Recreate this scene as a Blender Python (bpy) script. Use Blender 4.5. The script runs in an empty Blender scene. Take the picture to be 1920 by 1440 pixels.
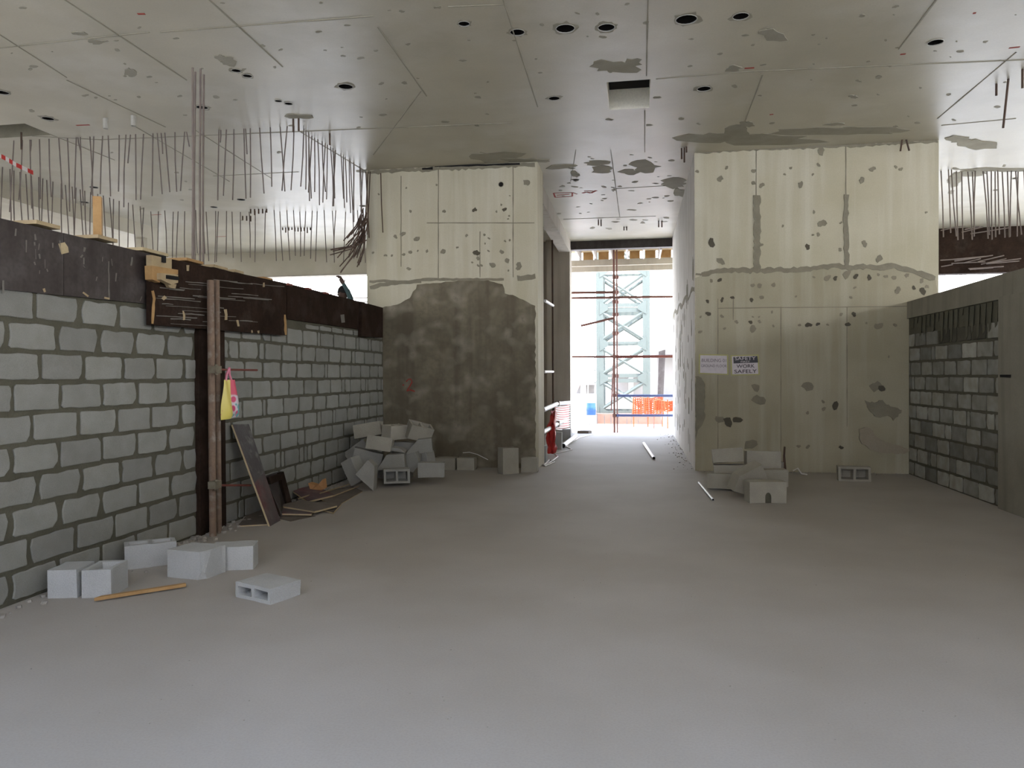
import bpy, bmesh, math, random
from mathutils import Vector, Matrix, Euler

# ------------------------------------------------------------------ camera
FOC = 1405.0; EYE = 1.55
def cam_axes(yaw, pitch, roll):
    R = Vector((math.cos(yaw), math.sin(yaw), 0)); F = Vector((-math.sin(yaw), math.cos(yaw), 0)) * math.cos(pitch) + Vector((0, 0, math.sin(pitch)))
    U = R.cross(F)
    return R*math.cos(roll) + U*math.sin(roll), U*math.cos(roll) - R*math.sin(roll), F
CR, CU, CF = cam_axes(math.radians(9.5), math.radians(-.63), math.radians(-.3))
CO = Vector((0, 0, EYE))
scene = bpy.context.scene
COL = scene.collection
cd = bpy.data.cameras.new('camera'); cam = bpy.data.objects.new('camera', cd); COL.objects.link(cam)
cam.matrix_world = Matrix(((CR.x, CU.x, -CF.x, 0), (CR.y, CU.y, -CF.y, 0), (CR.z, CU.z, -CF.z, EYE), (0, 0, 0, 1)))
cd.sensor_fit = 'HORIZONTAL'; cd.sensor_width = 36; cd.lens = 36*FOC/1920; cd.clip_start = .05; cd.clip_end = 400
scene.camera = cam
# ------------------------------------------------------------------ light
w = bpy.data.worlds.new('sky'); scene.world = w; w.use_nodes = True
nt = w.node_tree; nt.nodes.clear()
out = nt.nodes.new('ShaderNodeOutputWorld'); bg = nt.nodes.new('ShaderNodeBackground')
tc = nt.nodes.new('ShaderNodeTexCoord'); sep = nt.nodes.new('ShaderNodeSeparateXYZ'); rmp = nt.nodes.new('ShaderNodeValToRGB')
nt.links.new(tc.outputs['Generated'], sep.inputs[0]); nt.links.new(sep.outputs['Z'], rmp.inputs[0])
rmp.color_ramp.elements[0].color = (1, .97, .93, 1); rmp.color_ramp.elements[0].position = 0
rmp.color_ramp.elements[1].color = (.32, .465, .75, 1); rmp.color_ramp.elements[1].position = .75
nt.links.new(rmp.outputs[0], bg.inputs[0]); bg.inputs[1].default_value = 13.5
nt.links.new(bg.outputs[0], out.inputs[0])
sl = bpy.data.lights.new('sun', 'SUN'); sl.energy = 14; sl.angle = .02; sl.color = (1, .93, .82)
so = bpy.data.objects.new('sun', sl); COL.objects.link(so); so.rotation_euler = Vector((.35, -.5, 1.5)).to_track_quat('Z', 'Y').to_euler()
scene.view_settings.view_transform = 'Standard'; scene.view_settings.look = 'None'
scene.view_settings.gamma = 1; scene.view_settings.use_curve_mapping = False
scene.view_settings.exposure = -0.06
cy = scene.cycles
cy.use_denoising = True
cy.max_bounces = 10; cy.diffuse_bounces = 7; cy.glossy_bounces = 3; cy.transparent_max_bounces = 8
cy.sample_clamp_indirect = 12

# ------------------------------------------------------------------ helpers
rnd = random.Random(7)
def ray(x, y): return CF + CR*((x-960)/FOC) + CU*((720-y)/FOC)
def on(x, y, ax, v):
    d = ray(x, y); return CO + d*((v-CO[ax])/d[ax])
ZC = 5.12          # ceiling underside
YC = 12.42         # front of the two cores
YF = 20.0          # far end of the building
W0 = Vector((-4.21, 3.0, 0)); W1 = Vector((-4.34, YC, 0))      # face line of the left block wall
WD = (W1-W0).normalized(); WN = Vector((WD.y, -WD.x, 0)); WANG = math.atan2(WD.y, WD.x)
def onw(x, y, off=0.0):
    d = ray(x, y); p0 = W0 + WN*off; return CO + d*((p0-CO).dot(WN)/d.dot(WN))
def wpt(u, z, off=0.0): return W0 + WD*u + WN*off + Vector((0, 0, z))
def wu(p): return (p-W0).dot(WD)

def link(name, me, mat=None, parent=None, **props):
    o = bpy.data.objects.new(name, me); COL.objects.link(o)
    if mat is not None and me is not None and len(me.materials) == 0: me.materials.append(mat)
    if parent: o.parent = parent
    for k, v in props.items(): o[k] = v
    return o
def mesh(name, vs, fs, smooth=False):
    me = bpy.data.meshes.new(name); me.from_pydata([tuple(v) for v in vs], [], fs); me.update()
    if smooth:
        for p in me.polygons: p.use_smooth = True
    return me
def fixn(me):
    bm = bmesh.new(); bm.from_mesh(me); bmesh.ops.recalc_face_normals(bm, faces=bm.faces); bm.to_mesh(me); bm.free(); return me
class MB:
    def __init__(s): s.v = []; s.f = []
    def add(s, vs, fs):
        b = len(s.v); s.v += [Vector(v) for v in vs]; s.f += [tuple(b+i for i in f) for f in fs]; return s
    def box(s, a, b, M=None):
        x0, y0, z0 = a; x1, y1, z1 = b
        vs = [Vector(c) for c in ((x0,y0,z0),(x1,y0,z0),(x1,y1,z0),(x0,y1,z0),(x0,y0,z1),(x1,y0,z1),(x1,y1,z1),(x0,y1,z1))]
        if M is not None: vs = [M @ v for v in vs]
        return s.add(vs, [(0,3,2,1),(4,5,6,7),(0,1,5,4),(1,2,6,5),(2,3,7,6),(3,0,4,7)])
    def prism(s, pts, d):
        n = len(pts); pts = [Vector(p) for p in pts]; d = Vector(d)
        return s.add(pts + [p+d for p in pts], [tuple(range(n))[::-1], tuple(range(n, 2*n))] + [(i, (i+1) % n, n+(i+1) % n, n+i) for i in range(n)])
    def tube(s, pts, r, n=6, cap=True):
        pts = [Vector(p) for p in pts]; rs = r if isinstance(r, (list, tuple)) else [r]*len(pts)
        vs = []; fs = []; up = None
        for i, p in enumerate(pts):
            d = (pts[min(i+1, len(pts)-1)] - pts[max(i-1, 0)]).normalized()
            if up is None or abs(up.dot(d)) > .98: up = Vector((0, 0, 1)) if abs(d.z) < .9 else Vector((1, 0, 0))
            a = d.cross(up).normalized(); b = d.cross(a)
            for k in range(n):
                t = 2*math.pi*k/n; vs.append(p + (a*math.cos(t)+b*math.sin(t))*rs[i])
        for i in range(len(pts)-1):
            for k in range(n): fs.append((i*n+k, i*n+(k+1) % n, (i+1)*n+(k+1) % n, (i+1)*n+k))
        if cap: fs += [tuple(range(n))[::-1], tuple(range((len(pts)-1)*n, len(pts)*n))]
        return s.add(vs, fs)
    def pipe(s, p, q, r, ri, n=12):
        p = Vector(p); q = Vector(q); d = (q-p).normalized(); up = Vector((0,0,1)) if abs(d.z) < .9 else Vector((1,0,0))
        a = d.cross(up).normalized(); b = d.cross(a); vs = []
        for c, rr in ((p, r), (q, r), (q, ri), (p, ri)):
            for k in range(n):
                t = 2*math.pi*k/n; vs.append(c + (a*math.cos(t)+b*math.sin(t))*rr)
        fs = []
        for j in range(4):
            for k in range(n): fs.append((j*n+k, j*n+(k+1) % n, ((j+1) % 4)*n+(k+1) % n, ((j+1) % 4)*n+k))
        return s.add(vs, fs)
    def build(s, name, mat, parent=None, smooth=False, **props):
        me = fixn(mesh(name, s.v, s.f, smooth)); return link(name, me, mat, parent, **props)
def empty(name, loc, label, cat, group=None, rz=0):
    o = bpy.data.objects.new(name, None); COL.objects.link(o); o.location = loc; o.rotation_euler = (0, 0, rz); o.empty_display_size = .1
    o['label'] = label; o['category'] = cat
    if group: o['group'] = group
    return o
def keep(o, root):      # child built in world coordinates, root somewhere else
    bpy_m = Matrix.Translation(root.location) @ root.rotation_euler.to_matrix().to_4x4()
    o.parent = root; o.matrix_parent_inverse = bpy_m.inverted(); return o
def tag(o, label, cat, group=None):
    o['label'] = label; o['category'] = cat
    if group: o['group'] = group
    return o
def settle(o):          # origin of a world-coordinate mesh moved to its base centre
    me = o.data; n = len(me.vertices)
    c = Vector((sum(v.co.x for v in me.vertices)/n, sum(v.co.y for v in me.vertices)/n, min(v.co.z for v in me.vertices)))
    me.transform(Matrix.Translation(-c)); o.location = c; return o

# ------------------------------------------------------------------ materials
def mat(name, col, rough=.85, var=None, vscale=3.0, vamt=.5, fine=.12, fscale=60, bump=.15, bscale=40, streak=None, samt=.4, blot=None, bamt=.6, blscale=1.5, rand=0.0, metal=0.0, spec=.35, vpos=None):
    m = bpy.data.materials.new(name); m.use_nodes = True; t = m.node_tree; N = t.nodes; Lk = t.links
    b = N['Principled BSDF']; b.inputs['Roughness'].default_value = rough; b.inputs['Metallic'].default_value = metal
    b.inputs['Specular IOR Level'].default_value = spec
    co = N.new('ShaderNodeTexCoord'); oi = N.new('ShaderNodeObjectInfo'); ad = N.new('ShaderNodeVectorMath'); ad.operation = 'MULTIPLY_ADD'
    cmb = N.new('ShaderNodeCombineXYZ')
    for i in range(3): Lk.new(oi.outputs['Random'], cmb.inputs[i])
    Lk.new(cmb.outputs[0], ad.inputs[0]); ad.inputs[1].default_value = (37*(1 if rand else 0),)*3; Lk.new(co.outputs['Object'], ad.inputs[2])
    vec = ad.outputs[0]
    def noise(sc, det=4, vv=None, dist=0):
        n = N.new('ShaderNodeTexNoise'); n.inputs['Scale'].default_value = sc; n.inputs['Detail'].default_value = det; n.inputs['Distortion'].default_value = dist
        Lk.new(vv if vv is not None else vec, n.inputs['Vector']); return n.outputs['Fac']
    def ramp(f, lo, hi):
        r = N.new('ShaderNodeMapRange'); r.inputs['From Min'].default_value = lo; r.inputs['From Max'].default_value = hi; Lk.new(f, r.inputs['Value']); return r.outputs[0]
    def mul(f, k):
        q = N.new('ShaderNodeMath'); q.operation = 'MULTIPLY'; q.inputs[1].default_value = k; Lk.new(f, q.inputs[0]); return q.outputs[0]
    def mix(f, a, bcol):
        q = N.new('ShaderNodeMix'); q.data_type = 'RGBA'; Lk.new(f, q.inputs[0])
        if isinstance(a, tuple): q.inputs[6].default_value = (*a, 1)
        else: Lk.new(a, q.inputs[6])
        q.inputs[7].default_value = (*bcol, 1); return q.outputs[2]
    c = col
    if var: c = mix(mul(ramp(noise(vscale, 5), .35, .65), vamt), c, var)
    if streak:
        mp = N.new('ShaderNodeMapping'); mp.inputs['Scale'].default_value = (6, 6, .35); Lk.new(vec, mp.inputs['Vector'])
        c = mix(mul(ramp(noise(1.0, 5, mp.outputs[0]), .48, .68), samt), c, streak)
    if blot: c = mix(mul(ramp(noise(blscale, 9), .52, .68), bamt), c, blot)
    if fine:
        c = mix(mul(ramp(noise(fscale, 3), .4, .75), fine*2.2), c, tuple(x*.55 for x in col))
    if rand:
        hv = N.new('ShaderNodeHueSaturation'); mr = N.new('ShaderNodeMapRange'); mr.inputs['To Min'].default_value = 1-rand; mr.inputs['To Max'].default_value = 1+rand*.6
        Lk.new(oi.outputs['Random'], mr.inputs['Value']); Lk.new(mr.outputs[0], hv.inputs['Value'])
        if isinstance(c, tuple): hv.inputs['Color'].default_value = (*c, 1)
        else: Lk.new(c, hv.inputs['Color'])
        c = hv.outputs[0]
    if isinstance(c, tuple): b.inputs['Base Color'].default_value = (*c, 1)
    else: Lk.new(c, b.inputs['Base Color'])
    if bump:
        bp = N.new('ShaderNodeBump'); bp.inputs['Strength'].default_value = bump; bp.inputs['Distance'].default_value = .01
        Lk.new(noise(bscale, 4), bp.inputs['Height']); Lk.new(bp.outputs[0], b.inputs['Normal'])
    return m
M = {}
M['floor'] = mat('floor_screed', (.355, .33, .295), .7, (.42, .40, .37), .9, .6, .08, 90, .08, 30, blot=(.45, .43, .40), bamt=.35, blscale=.7)
M['ceiling'] = mat('ceiling_concrete', (.49, .455, .355), .40, (.39, .36, .275), .9, .8, .07, 50, .3, 4, blot=(.56, .535, .46), bamt=.5, blscale=1.1, spec=.5)
M['core'] = mat('core_concrete', (.55, .515, .39), .8, (.47, .435, .31), 1.1, .8, .07, 60, .15, 25, streak=(.68, .66, .56), samt=.4)
M['core_mid'] = mat('core_lower_concrete', (.41, .375, .27), .85, (.34, .31, .215), 1.3, .8, .08, 60, .2, 25, streak=(.52, .5, .41), samt=.4)
M['scar'] = mat('reddish_scar', (.37, .325, .25), .85, (.33, .29, .21), 2, .7)
M['render_dark'] = mat('grey_render', (.25, .235, .19), .88, (.19, .175, .135), 1.6, .8, .08, 50, .25, 20, streak=(.13, .12, .09), samt=.5)
M['core_low'] = mat('core_wet_concrete', (.21, .185, .13), .85, (.13, .11, .075), 1.6, .9, .25, 16, .3, 25, streak=(.12, .10, .07), samt=.75, blot=(.36, .33, .26), bamt=.6, blscale=4.0)
M['cement'] = mat('cement_patch', (.27, .25, .185), .9, (.21, .19, .14), 5, .7, .1, 60, .4, 30)
M['cement_ceiling'] = mat('ceiling_patch', (.34, .32, .255), .85, (.28, .26, .2), 4, .7, .1, 60, .3, 20)
M['hole'] = mat('tie_hole', (.10, .09, .065), .9, None, fine=.1, bump=.3)
M['tan'] = mat('render_concrete', (.46, .42, .36), .85, (.38, .35, .29), 1.5, .7, .08, 50, .2, 20, streak=(.28, .25, .2), samt=.4)
M['block'] = mat('concrete_block', (.265, .265, .243), .92, (.22, .22, .195), 6, .7, .14, 130, .35, 120, rand=.13, blot=(.22, .21, .175), bamt=.3, blscale=5)
M['block_dark'] = mat('concrete_block_damp', (.30, .30, .27), .92, (.20, .19, .15), 6, .8, .14, 130, .35, 120, rand=.42, blot=(.2, .19, .15), bamt=.4, blscale=5)
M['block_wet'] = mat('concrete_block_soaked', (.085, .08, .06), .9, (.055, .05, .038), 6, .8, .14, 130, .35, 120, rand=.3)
M['loose'] = mat('loose_block', (.45, .46, .455), .92, (.38, .39, .38), 5, .6, .14, 120, .4, 110, rand=.07)
M['loose_warm'] = mat('loose_block_shaded', (.37, .35, .29), .92, (.30, .28, .235), 5, .6, .14, 120, .4, 110, rand=.1)  # darker, warmer copy of the loose block, shade put into the colour
M['heap'] = mat('heap_block_shaded', (.32, .315, .285), .92, (.27, .265, .24), 5, .6, .14, 120, .4, 110, rand=.12)  # darkest copy of the loose block: the heap's shade is in its colour
M['mortar'] = mat('mortar', (.105, .10, .072), .95, (.075, .072, .05), 4, .7, .14, 80, .6, 60)
M['film'] = mat('film_faced_plywood', (.030, .022, .020), .5, (.055, .045, .042), 2.5, .8, .2, 30, .15, 20, streak=(.09, .08, .075), samt=.45, blot=(.13, .12, .115), bamt=.25, blscale=4)
M['film_brown'] = mat('brown_formwork', (.020, .012, .008), .85, (.035, .021, .015), 3, .8, .2, 30, .2, 20, blot=(.06, .05, .042), bamt=.3, blscale=4, spec=.1)
M['scratch'] = mat('cement_scratch', (.17, .16, .14), .8, None, fine=.1, bump=0)
M['red_board'] = mat('worn_red_board', (.10, .085, .085), .7, (.16, .05, .05), 2.5, .8, .15, 30, .2, 20, blot=(.2, .19, .18), bamt=.3, blscale=6)
M['film_grey'] = mat('grey_worn_film', (.105, .10, .10), .75, (.07, .06, .06), 5, .8, .2, 30, .2, 20, blot=(.26, .25, .23), bamt=.6, blscale=9)
M['board'] = mat('muddy_plywood', (.17, .145, .12), .8, (.11, .09, .075), 3, .8, .15, 30, .2, 20, blot=(.24, .21, .18), bamt=.4, blscale=3)
M['ply_edge'] = mat('plywood_edge', (.50, .41, .25), .8, (.38, .3, .18), 8, .6, .1, 60, .1)
M['wood'] = mat('raw_timber', (.42, .26, .11), .75, (.32, .18, .07), 7, .7, .1, 60, .15)
M['wood_pale'] = mat('pale_timber', (.42, .33, .20), .75, (.33, .25, .14), 7, .7, .1, 60, .15)
M['rebar'] = mat('rebar_steel', (.20, .165, .145), .8, (.14, .115, .105), 6, .8, .1, 60, .2, 80)
M['rebar_dark'] = mat('rusty_rebar', (.11, .07, .05), .85, (.07, .05, .04), 6, .8, .1, 60, .2, 80)
M['rust'] = mat('rusty_pipe', (.22, .155, .11), .8, (.13, .085, .06), 9, .8, .15, 60, .3, 50, blot=(.38, .35, .3), bamt=.6, blscale=9)
M['clamp'] = mat('clamp_steel', (.25, .23, .17), .6, (.16, .12, .08), 12, .7, metal=.4)
M['redrod'] = mat('red_oxide_rod', (.20, .06, .045), .7, (.12, .04, .03), 10, .6)
M['farb'] = mat('distant_concrete', (.24, .225, .215), .9, (.2, .19, .18), 1, .6)
M['reveal'] = mat('reveal_render', (.66, .64, .61), .85, (.56, .54, .50), 2, .7, .06, 50, .2, 25, streak=(.45, .42, .38), samt=.5)
M['shaft_bright'] = mat('shaft_sides', (.80, .77, .66), .8, None)  # paler than the slab: the brightness of the shaft sides is put into the colour
M['pvc'] = mat('white_pvc', (.72, .72, .72), .4, (.6, .6, .58), 4, .5, .05)
M['sleeve'] = mat('sleeve_plastic', (.45, .44, .40), .5, None, bump=0)
M['bore'] = mat('sleeve_bore_shade', (.012, .011, .010), .9, None, fine=0, bump=0, spec=0)  # near black: the shade inside the sleeves is put into the colour
M['black'] = mat('void_black', (.012, .011, .010), .9, None, fine=0, bump=0)
M['red'] = mat('red_plastic', (.62, .05, .045), .5, (.5, .03, .03), 8, .5)
M['whitepl'] = mat('white_plastic_strip', (.8, .76, .76), .5, None, bump=0)
M['paint_red'] = mat('red_spray_paint', (.33, .055, .04), .8, None, bump=0)
M['paper'] = mat('paper_sheet', (.66, .61, .62), .45, (.56, .52, .53), 12, .6, .03)
M['tape'] = mat('yellow_tape', (.44, .42, .17), .4, None, bump=0)
M['ink'] = mat('grey_ink', (.20, .17, .19), .7, None, bump=0)
M['ink_dark'] = mat('black_ink', (.05, .035, .045), .7, None, bump=0)
M['ink_panel'] = mat('charcoal_print', (.075, .075, .08), .6, None, bump=0)
M['cable'] = mat('white_cable', (.66, .64, .6), .5, None, bump=0)
M['green'] = mat('green_steel', (.105, .122, .108), .6, (.12, .135, .12), 3, .6)
M['orange_net'] = mat('orange_net', (.60, .07, .02), .6, None, bump=0)
M['blue'] = mat('blue_barrel', (.02, .075, .34), .45, None, bump=0)
M['sand'] = mat('site_sand', (.62, .57, .50), .95, (.55, .5, .43), .4, .7, .1, 30, .2, 8)
M['brown_base'] = mat('brown_base_concrete', (.20, .12, .09), .9, (.26, .17, .13), 3, .6)
M['scaf'] = mat('scaffold_rust', (.20, .09, .07), .7, (.13, .07, .06), 7, .7)
M['scaf_blue'] = mat('scaffold_blue', (.10, .13, .28), .6, None)
M['far'] = mat('far_concrete', (.50, .46, .43), .9, (.42, .38, .35), 1, .6)
M['skin'] = mat('dark_skin', (.07, .04, .03), .6, None, bump=0)
M['cloth'] = mat('teal_workwear', (.06, .10, .10), .9, (.04, .07, .07), 9, .5)
M['clod'] = mat('dust_rubble', (.36, .34, .30), .95, (.3, .28, .25), 8, .7, .15, 60, .6, 30)

# ------------------------------------------------------------------ ground and floor
MB().box((-90, -60, -.55), (90, 130, -.35)).build('ground', M['sand'], kind='structure')
MB().box((-14, -1.6, -.4), (12, YF+.35, 0)).build('floor', M['floor'], kind='structure')
MB().box((-16, -8.4, -.4), (14, -8, 9.5)).build('wall_back_light_blocker', M['far'], kind='structure')  # unseen wall added behind the camera to block low sky light

MB().box((13.0, -2, -.4), (13.4, 21, 4.2)).build('wall_right_light_blocker', M['tan'], kind='structure')  # unseen wall added to cut the light coming in from the right
MB().box((-15.4, -2, -.4), (-15, 21, 5.1)).build('wall_next_bay', M['tan'], kind='structure')
# ------------------------------------------------------------------ ceiling slab with its sleeves and shaft
CX0, CX1, CY0, CY1 = -14.0, 12.0, -1.4, 20.35
def cpt(x, y): return on(x, y, 2, ZC)
sleeves = [(870,44,11),(970,60,14),(1060,53,18),(1137,51,16),(1287,36,20),(1389,30,15),(1754,79,14),(1320,166,13),(1039,184,11),(648,162,14),
           (443,132,9),(464,142,9),(522,189,7),(541,194,8),(379,201,11),(90,222,11),(4,173,12),(158,379,8),(176,351,8),(452,374,8),(401,388,7),(680,386,6),(1867,356,4),(1903,334,5)]
ring = []
bm = bmesh.new()
def loop(pts):
    vs = [bm.verts.new((p[0], p[1], ZC)) for p in pts]
    return [bm.edges.new((vs[i], vs[(i+1) % len(vs)])) for i in range(len(vs))]
edges = loop([(CX0, CY0), (CX1, CY0), (CX1, CY1), (CX0, CY1)])
for x, y, r in sleeves:
    c = cpt(x, y); e = cpt(x+r, y); rr = max(.035, min(.13, (e-c).length)); ring.append((c, rr))
    edges += loop([(c.x+rr*math.cos(t*math.pi/8), c.y+rr*math.sin(t*math.pi/8)) for t in range(16)])
sa, sb = cpt(1137, 155), cpt(1221, 148); sc2 = cpt(1216, 202); sd2 = cpt(1143, 206)
shx0, shx1, shy0, shy1 = (sa.x+sd2.x)/2, (sb.x+sc2.x)/2, (sa.y+sb.y)/2, (sd2.y+sc2.y)/2
edges += loop([(shx0, shy0), (shx1, shy0), (shx1, shy1), (shx0, shy1)])
la, lb = cpt(-60, 205), cpt(57, 236); lc = cpt(57, 253)
lx0, lx1, ly0, ly1 = la.x-1.0, lb.x, lb.y-.1, lc.y+.05
edges += loop([(lx0, ly0), (lx1, ly0), (lx1, ly1), (lx0, ly1)])
bmesh.ops.triangle_fill(bm, use_beauty=True, use_dissolve=False, edges=edges)
me = bpy.data.meshes.new('ceiling'); bm.to_mesh(me); bm.free()
mb = MB(); mb.add([v.co for v in me.vertices], [tuple(p.vertices)[::-1] if p.normal.z > 0 else tuple(p.vertices) for p in me.polygons])
for (x0, x1, y0, y1) in ((CX0, CX1, CY0, CY1),):
    mb.add([(x0,y0,ZC),(x1,y0,ZC),(x1,y1,ZC),(x0,y1,ZC),(x0,y0,ZC+1),(x1,y0,ZC+1),(x1,y1,ZC+1),(x0,y1,ZC+1)], [(0,1,5,4),(1,2,6,5),(2,3,7,6),(3,0,4,7),(4,5,6,7)])
ceiling = link('ceiling', mesh('ceiling', mb.v, mb.f), M['ceiling'], kind='structure')
def shaft(x0, x1, y0, y1, d, mm='shaft_bright'):
    m_ = MB(); m_.add([(x0,y0,ZC),(x1,y0,ZC),(x1,y1,ZC),(x0,y1,ZC),(x0,y0,ZC+d),(x1,y0,ZC+d),(x1,y1,ZC+d),(x0,y1,ZC+d)], [(0,4,5,1),(1,5,6,2),(2,6,7,3),(3,7,4,0)])
    o = link('shaft_sides', mesh('shaft_sides', m_.v, m_.f), M[mm], ceiling)
    m_ = MB().box((x0-.02, y0-.02, ZC+d), (x1+.02, y1+.02, ZC+d+.02)); m_.build('shaft_dark_top', M['black'], ceiling)  # added black plate standing in for the darkness above the opening
shaft(shx0, shx1, shy0, shy1, .27); shaft(lx0, lx1, ly0, ly1, .35, 'cement')
def blob(cx, cy, rx, ry, n=14, jag=.28, rr=None):
    rr = rr or rnd; ph = rr.random()*6; a = []
    for k in range(n):
        t = 2*math.pi*k/n; q = 1 + jag*(rr.random()-.5)*2*.6 + jag*.5*math.sin(2*t+ph)
        a.append((cx+rx*q*math.cos(t), cy+ry*q*math.sin(t)))
    return a
PK = [0]
def ceil_patch(pix, mat_='cement_ceiling', name='cement_patch', th=.004, parent=None):
    PK[0] += 1; th = .003+.0002*PK[0]
    pts = [cpt(*p) for p in pix]; return MB().prism(pts, (0, 0, -th)).build(name, M[mat_], ceiling)
for (c, rr), (x, y, r) in zip(ring, sleeves):
    s = MB().pipe((c.x, c.y, ZC+.8), (c.x, c.y, ZC+.002), rr, rr*.965, 16); o = s.build('pipe_sleeve', M['bore'], ceiling, smooth=False)
    MB().pipe((c.x, c.y, ZC+.002), (c.x, c.y, ZC-.008), rr*1.01, rr*.965, 16).build('sleeve_lip', M['sleeve'], o)
    MB().tube([(c.x, c.y, ZC+.78), (c.x, c.y, ZC+.79)], rr*.95, 12).build('sleeve_dark_cap', M['black'], o)  # added black disc standing in for the darkness up the sleeve
    if r >= 9 and x not in (1754,):         # collar of grout round the sleeve
        n = 18; vs = []; fs = []
        for k in range(n):
            t = 2*math.pi*k/n
            q = rr*(1.12+.55*rnd.random()**1.5); vs += [(c.x+rr*math.cos(t), c.y+rr*math.sin(t), ZC-.003), (c.x+q*math.cos(t), c.y+q*math.sin(t), ZC-.003)]
        vs2 = [(a, b_, z+.004) for a, b_, z in vs]; N2 = len(vs)
        for k in range(n):
            i = 2*k; j = 2*((k+1) % n); fs += [(i, i+1, j+1, j), (N2+i, N2+j, N2+j+1, N2+i+1), (i+1, N2+i+1, N2+j+1, j+1)]
        MB().add(vs+vs2, fs).build('grout_collar', M['cement_ceiling'], ceiling)
# board-mark seams
seam_px = [((940,-10),(1008,200)),((708,50),(800,180)),((380,-12),(530,125)),((100,-15),(350,150)),((1760,-6),(1685,92)),((1905,98),(1758,222)),((1215,-8),(1212,142)),((1209,207),(1209,285)),
           ((-8,60),(125,145)),((125,150),(310,238)),((560,245),(700,330)),((250,235),(430,340)),((360,240),(510,335)),((90,250),(215,300)),((1430,140),(1395,232)),
           ((1230,148),(1415,133)),((1415,133),(1920,112)),((840,12),(945,8)),((-5,90),(280,60)),((300,60),(700,30)),((400,330),(560,322)),((1070,340),(1080,280)),((1145,280),(1162,407)),
           ((1056,411),(1230,405)),((1150,354),(1265,347)),((185,262),(960,230)),((700,290),(790,170)) ,((60,255),(190,262)),((900,285),(1000,310)),((1765,235),(1905,222)),((1490,160),(1640,150)),((640,240),(520,120))][:30]
for a, b_ in seam_px:
    p, q = cpt(*a), cpt(*b_); d = (q-p); n_ = max(2, int(d.length/.25)); s_ = Vector((-d.y, d.x, 0)).normalized()
    L_, R_ = [], []
    for i in range(n_+1):
        c = p + d*i/n_; wd = .004+.006*rnd.random(); L_.append(c+s_*wd); R_.append(c-s_*wd)
    m_ = MB(); vs = [v for pr_ in zip(L_, R_) for v in pr_]
    vs = vs + [v-Vector((0, 0, .006)) for v in vs]; k = 2*(n_+1)
    fs = [(k+2*i, k+2*i+1, k+2*i+3, k+2*i+2) for i in range(n_)] + [(2*i, 2*i+2, k+2*i+2, k+2*i) for i in range(n_)] + [(2*i+1, k+2*i+1, k+2*i+3, 2*i+3) for i in range(n_)]
    m_.add(vs, fs).build('board_seam', M['cement_ceiling'], ceiling)
# patches of cement on the ceiling
for (x, y, rx, ry) in [(1150,125,42,11),(1185,118,20,7),(1430,262,110,9),(1330,258,48,10),(1560,246,90,9),(1380,250,30,14),(930,293,42,10),(1210,312,30,9),(1120,305,22,5),(1130,318,25,6),(1180,322,20,5),(1262,342,24,9),
                       (1275,362,9,9),(1640,243,60,6),(700,322,26,5),(1450,66,28,9),(180,78,14,4),(150,62,12,4),(245,135,10,9),(430,115,16,7),(415,108,10,6),(560,218,24,5),(1375,128,16,5),(1400,232,12,6),(985,300,40,4),(1050,312,28,4),(1078,326,8,6),(1815,325,40,5),(1790,338,14,10),(1880,318,60,4),(1800,262,25,7),(1830,270,40,8),(860,315,20,4),(1565,232,18,3),(1600,180,8,3)]:
    ceil_patch(blob(x, y, rx, ry, 16, .45))
m_ = MB()
rs = random.Random(3)
for k in range(130):
    x = rs.uniform(0, 1920); y = rs.uniform(0, 240) if x < 1760 else rs.uniform(0, 420)
    if 560 > x and rs.random() < .3: y = rs.uniform(250, 430)
    r = rs.uniform(2, 7); m_.prism([cpt(*p) for p in blob(x, y, r, r*.4, 8, .5, rs)], (0, 0, -.003))
for k in range(60):
    x = rs.uniform(1040, 1290); y = rs.uniform(290, 430); r = rs.uniform(2, 7); m_.prism([cpt(*p) for p in blob(x, y, r, r*.25, 8, .5, rs)], (0, 0, -.003))
m_.build('small_patches', M['cement_ceiling'], ceiling, kind='stuff')
# red stencil marks
m_ = MB()
def cstroke(px, wd=1.0):
    for a, b_ in zip(px, px[1:]):
        p, q = cpt(*a), cpt(*b_); s_ = Vector((-(q-p).y, (q-p).x, 0)).normalized()*.012*wd; m_.prism([p+s_, q+s_, q-s_, p-s_], (0, 0, -.003))
cstroke([(1038,362),(1073,361),(1073,368),(1041,370),(1038,362)], 1.4); cstroke([(1044,366),(1068,364)], 1.6); cstroke([(1074,361),(1082,364)]); cstroke([(1092,362),(1100,360),(1108,362),(1118,357)], 2.2); cstroke([(1095,358),(1112,358)], 1.5)
for a in ([(143,235),(168,234)],[(258,26),(272,26)],[(1396,128),(1414,127)],[(1443,215),(1450,214)],[(1892,90),(1912,88)],[(1688,102),(1698,101)],[(1824,25),(1830,24)],[(284,403),(302,402)],[(404,444),(424,443)]): cstroke(a, 1.2)
m_.build('red_marks', M['paint_red'], ceiling)
# bits of conduit and stub rods in the ceiling
def rebar(p, q, r=.008, m='rebar', parent=ceiling, name='rebar', bend=0):
    p = Vector(p); q = Vector(q)
    mid = (p+q)/2 + Vector((rnd.uniform(-1, 1), rnd.uniform(-1, 1), 0))*bend
    return MB().tube([p, mid, q] if bend else [p, q], r, 5).build(name, M[m], parent)
def hang(x, y, ln, tx=0, ty=0, r=.009, m='rebar', bend=.01, name='rebar'):
    p = cpt(x, y); p.z += .03; q = p + Vector((tx, ty, -ln)); return rebar(p, q, r, m, ceiling, name, bend)
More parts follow.
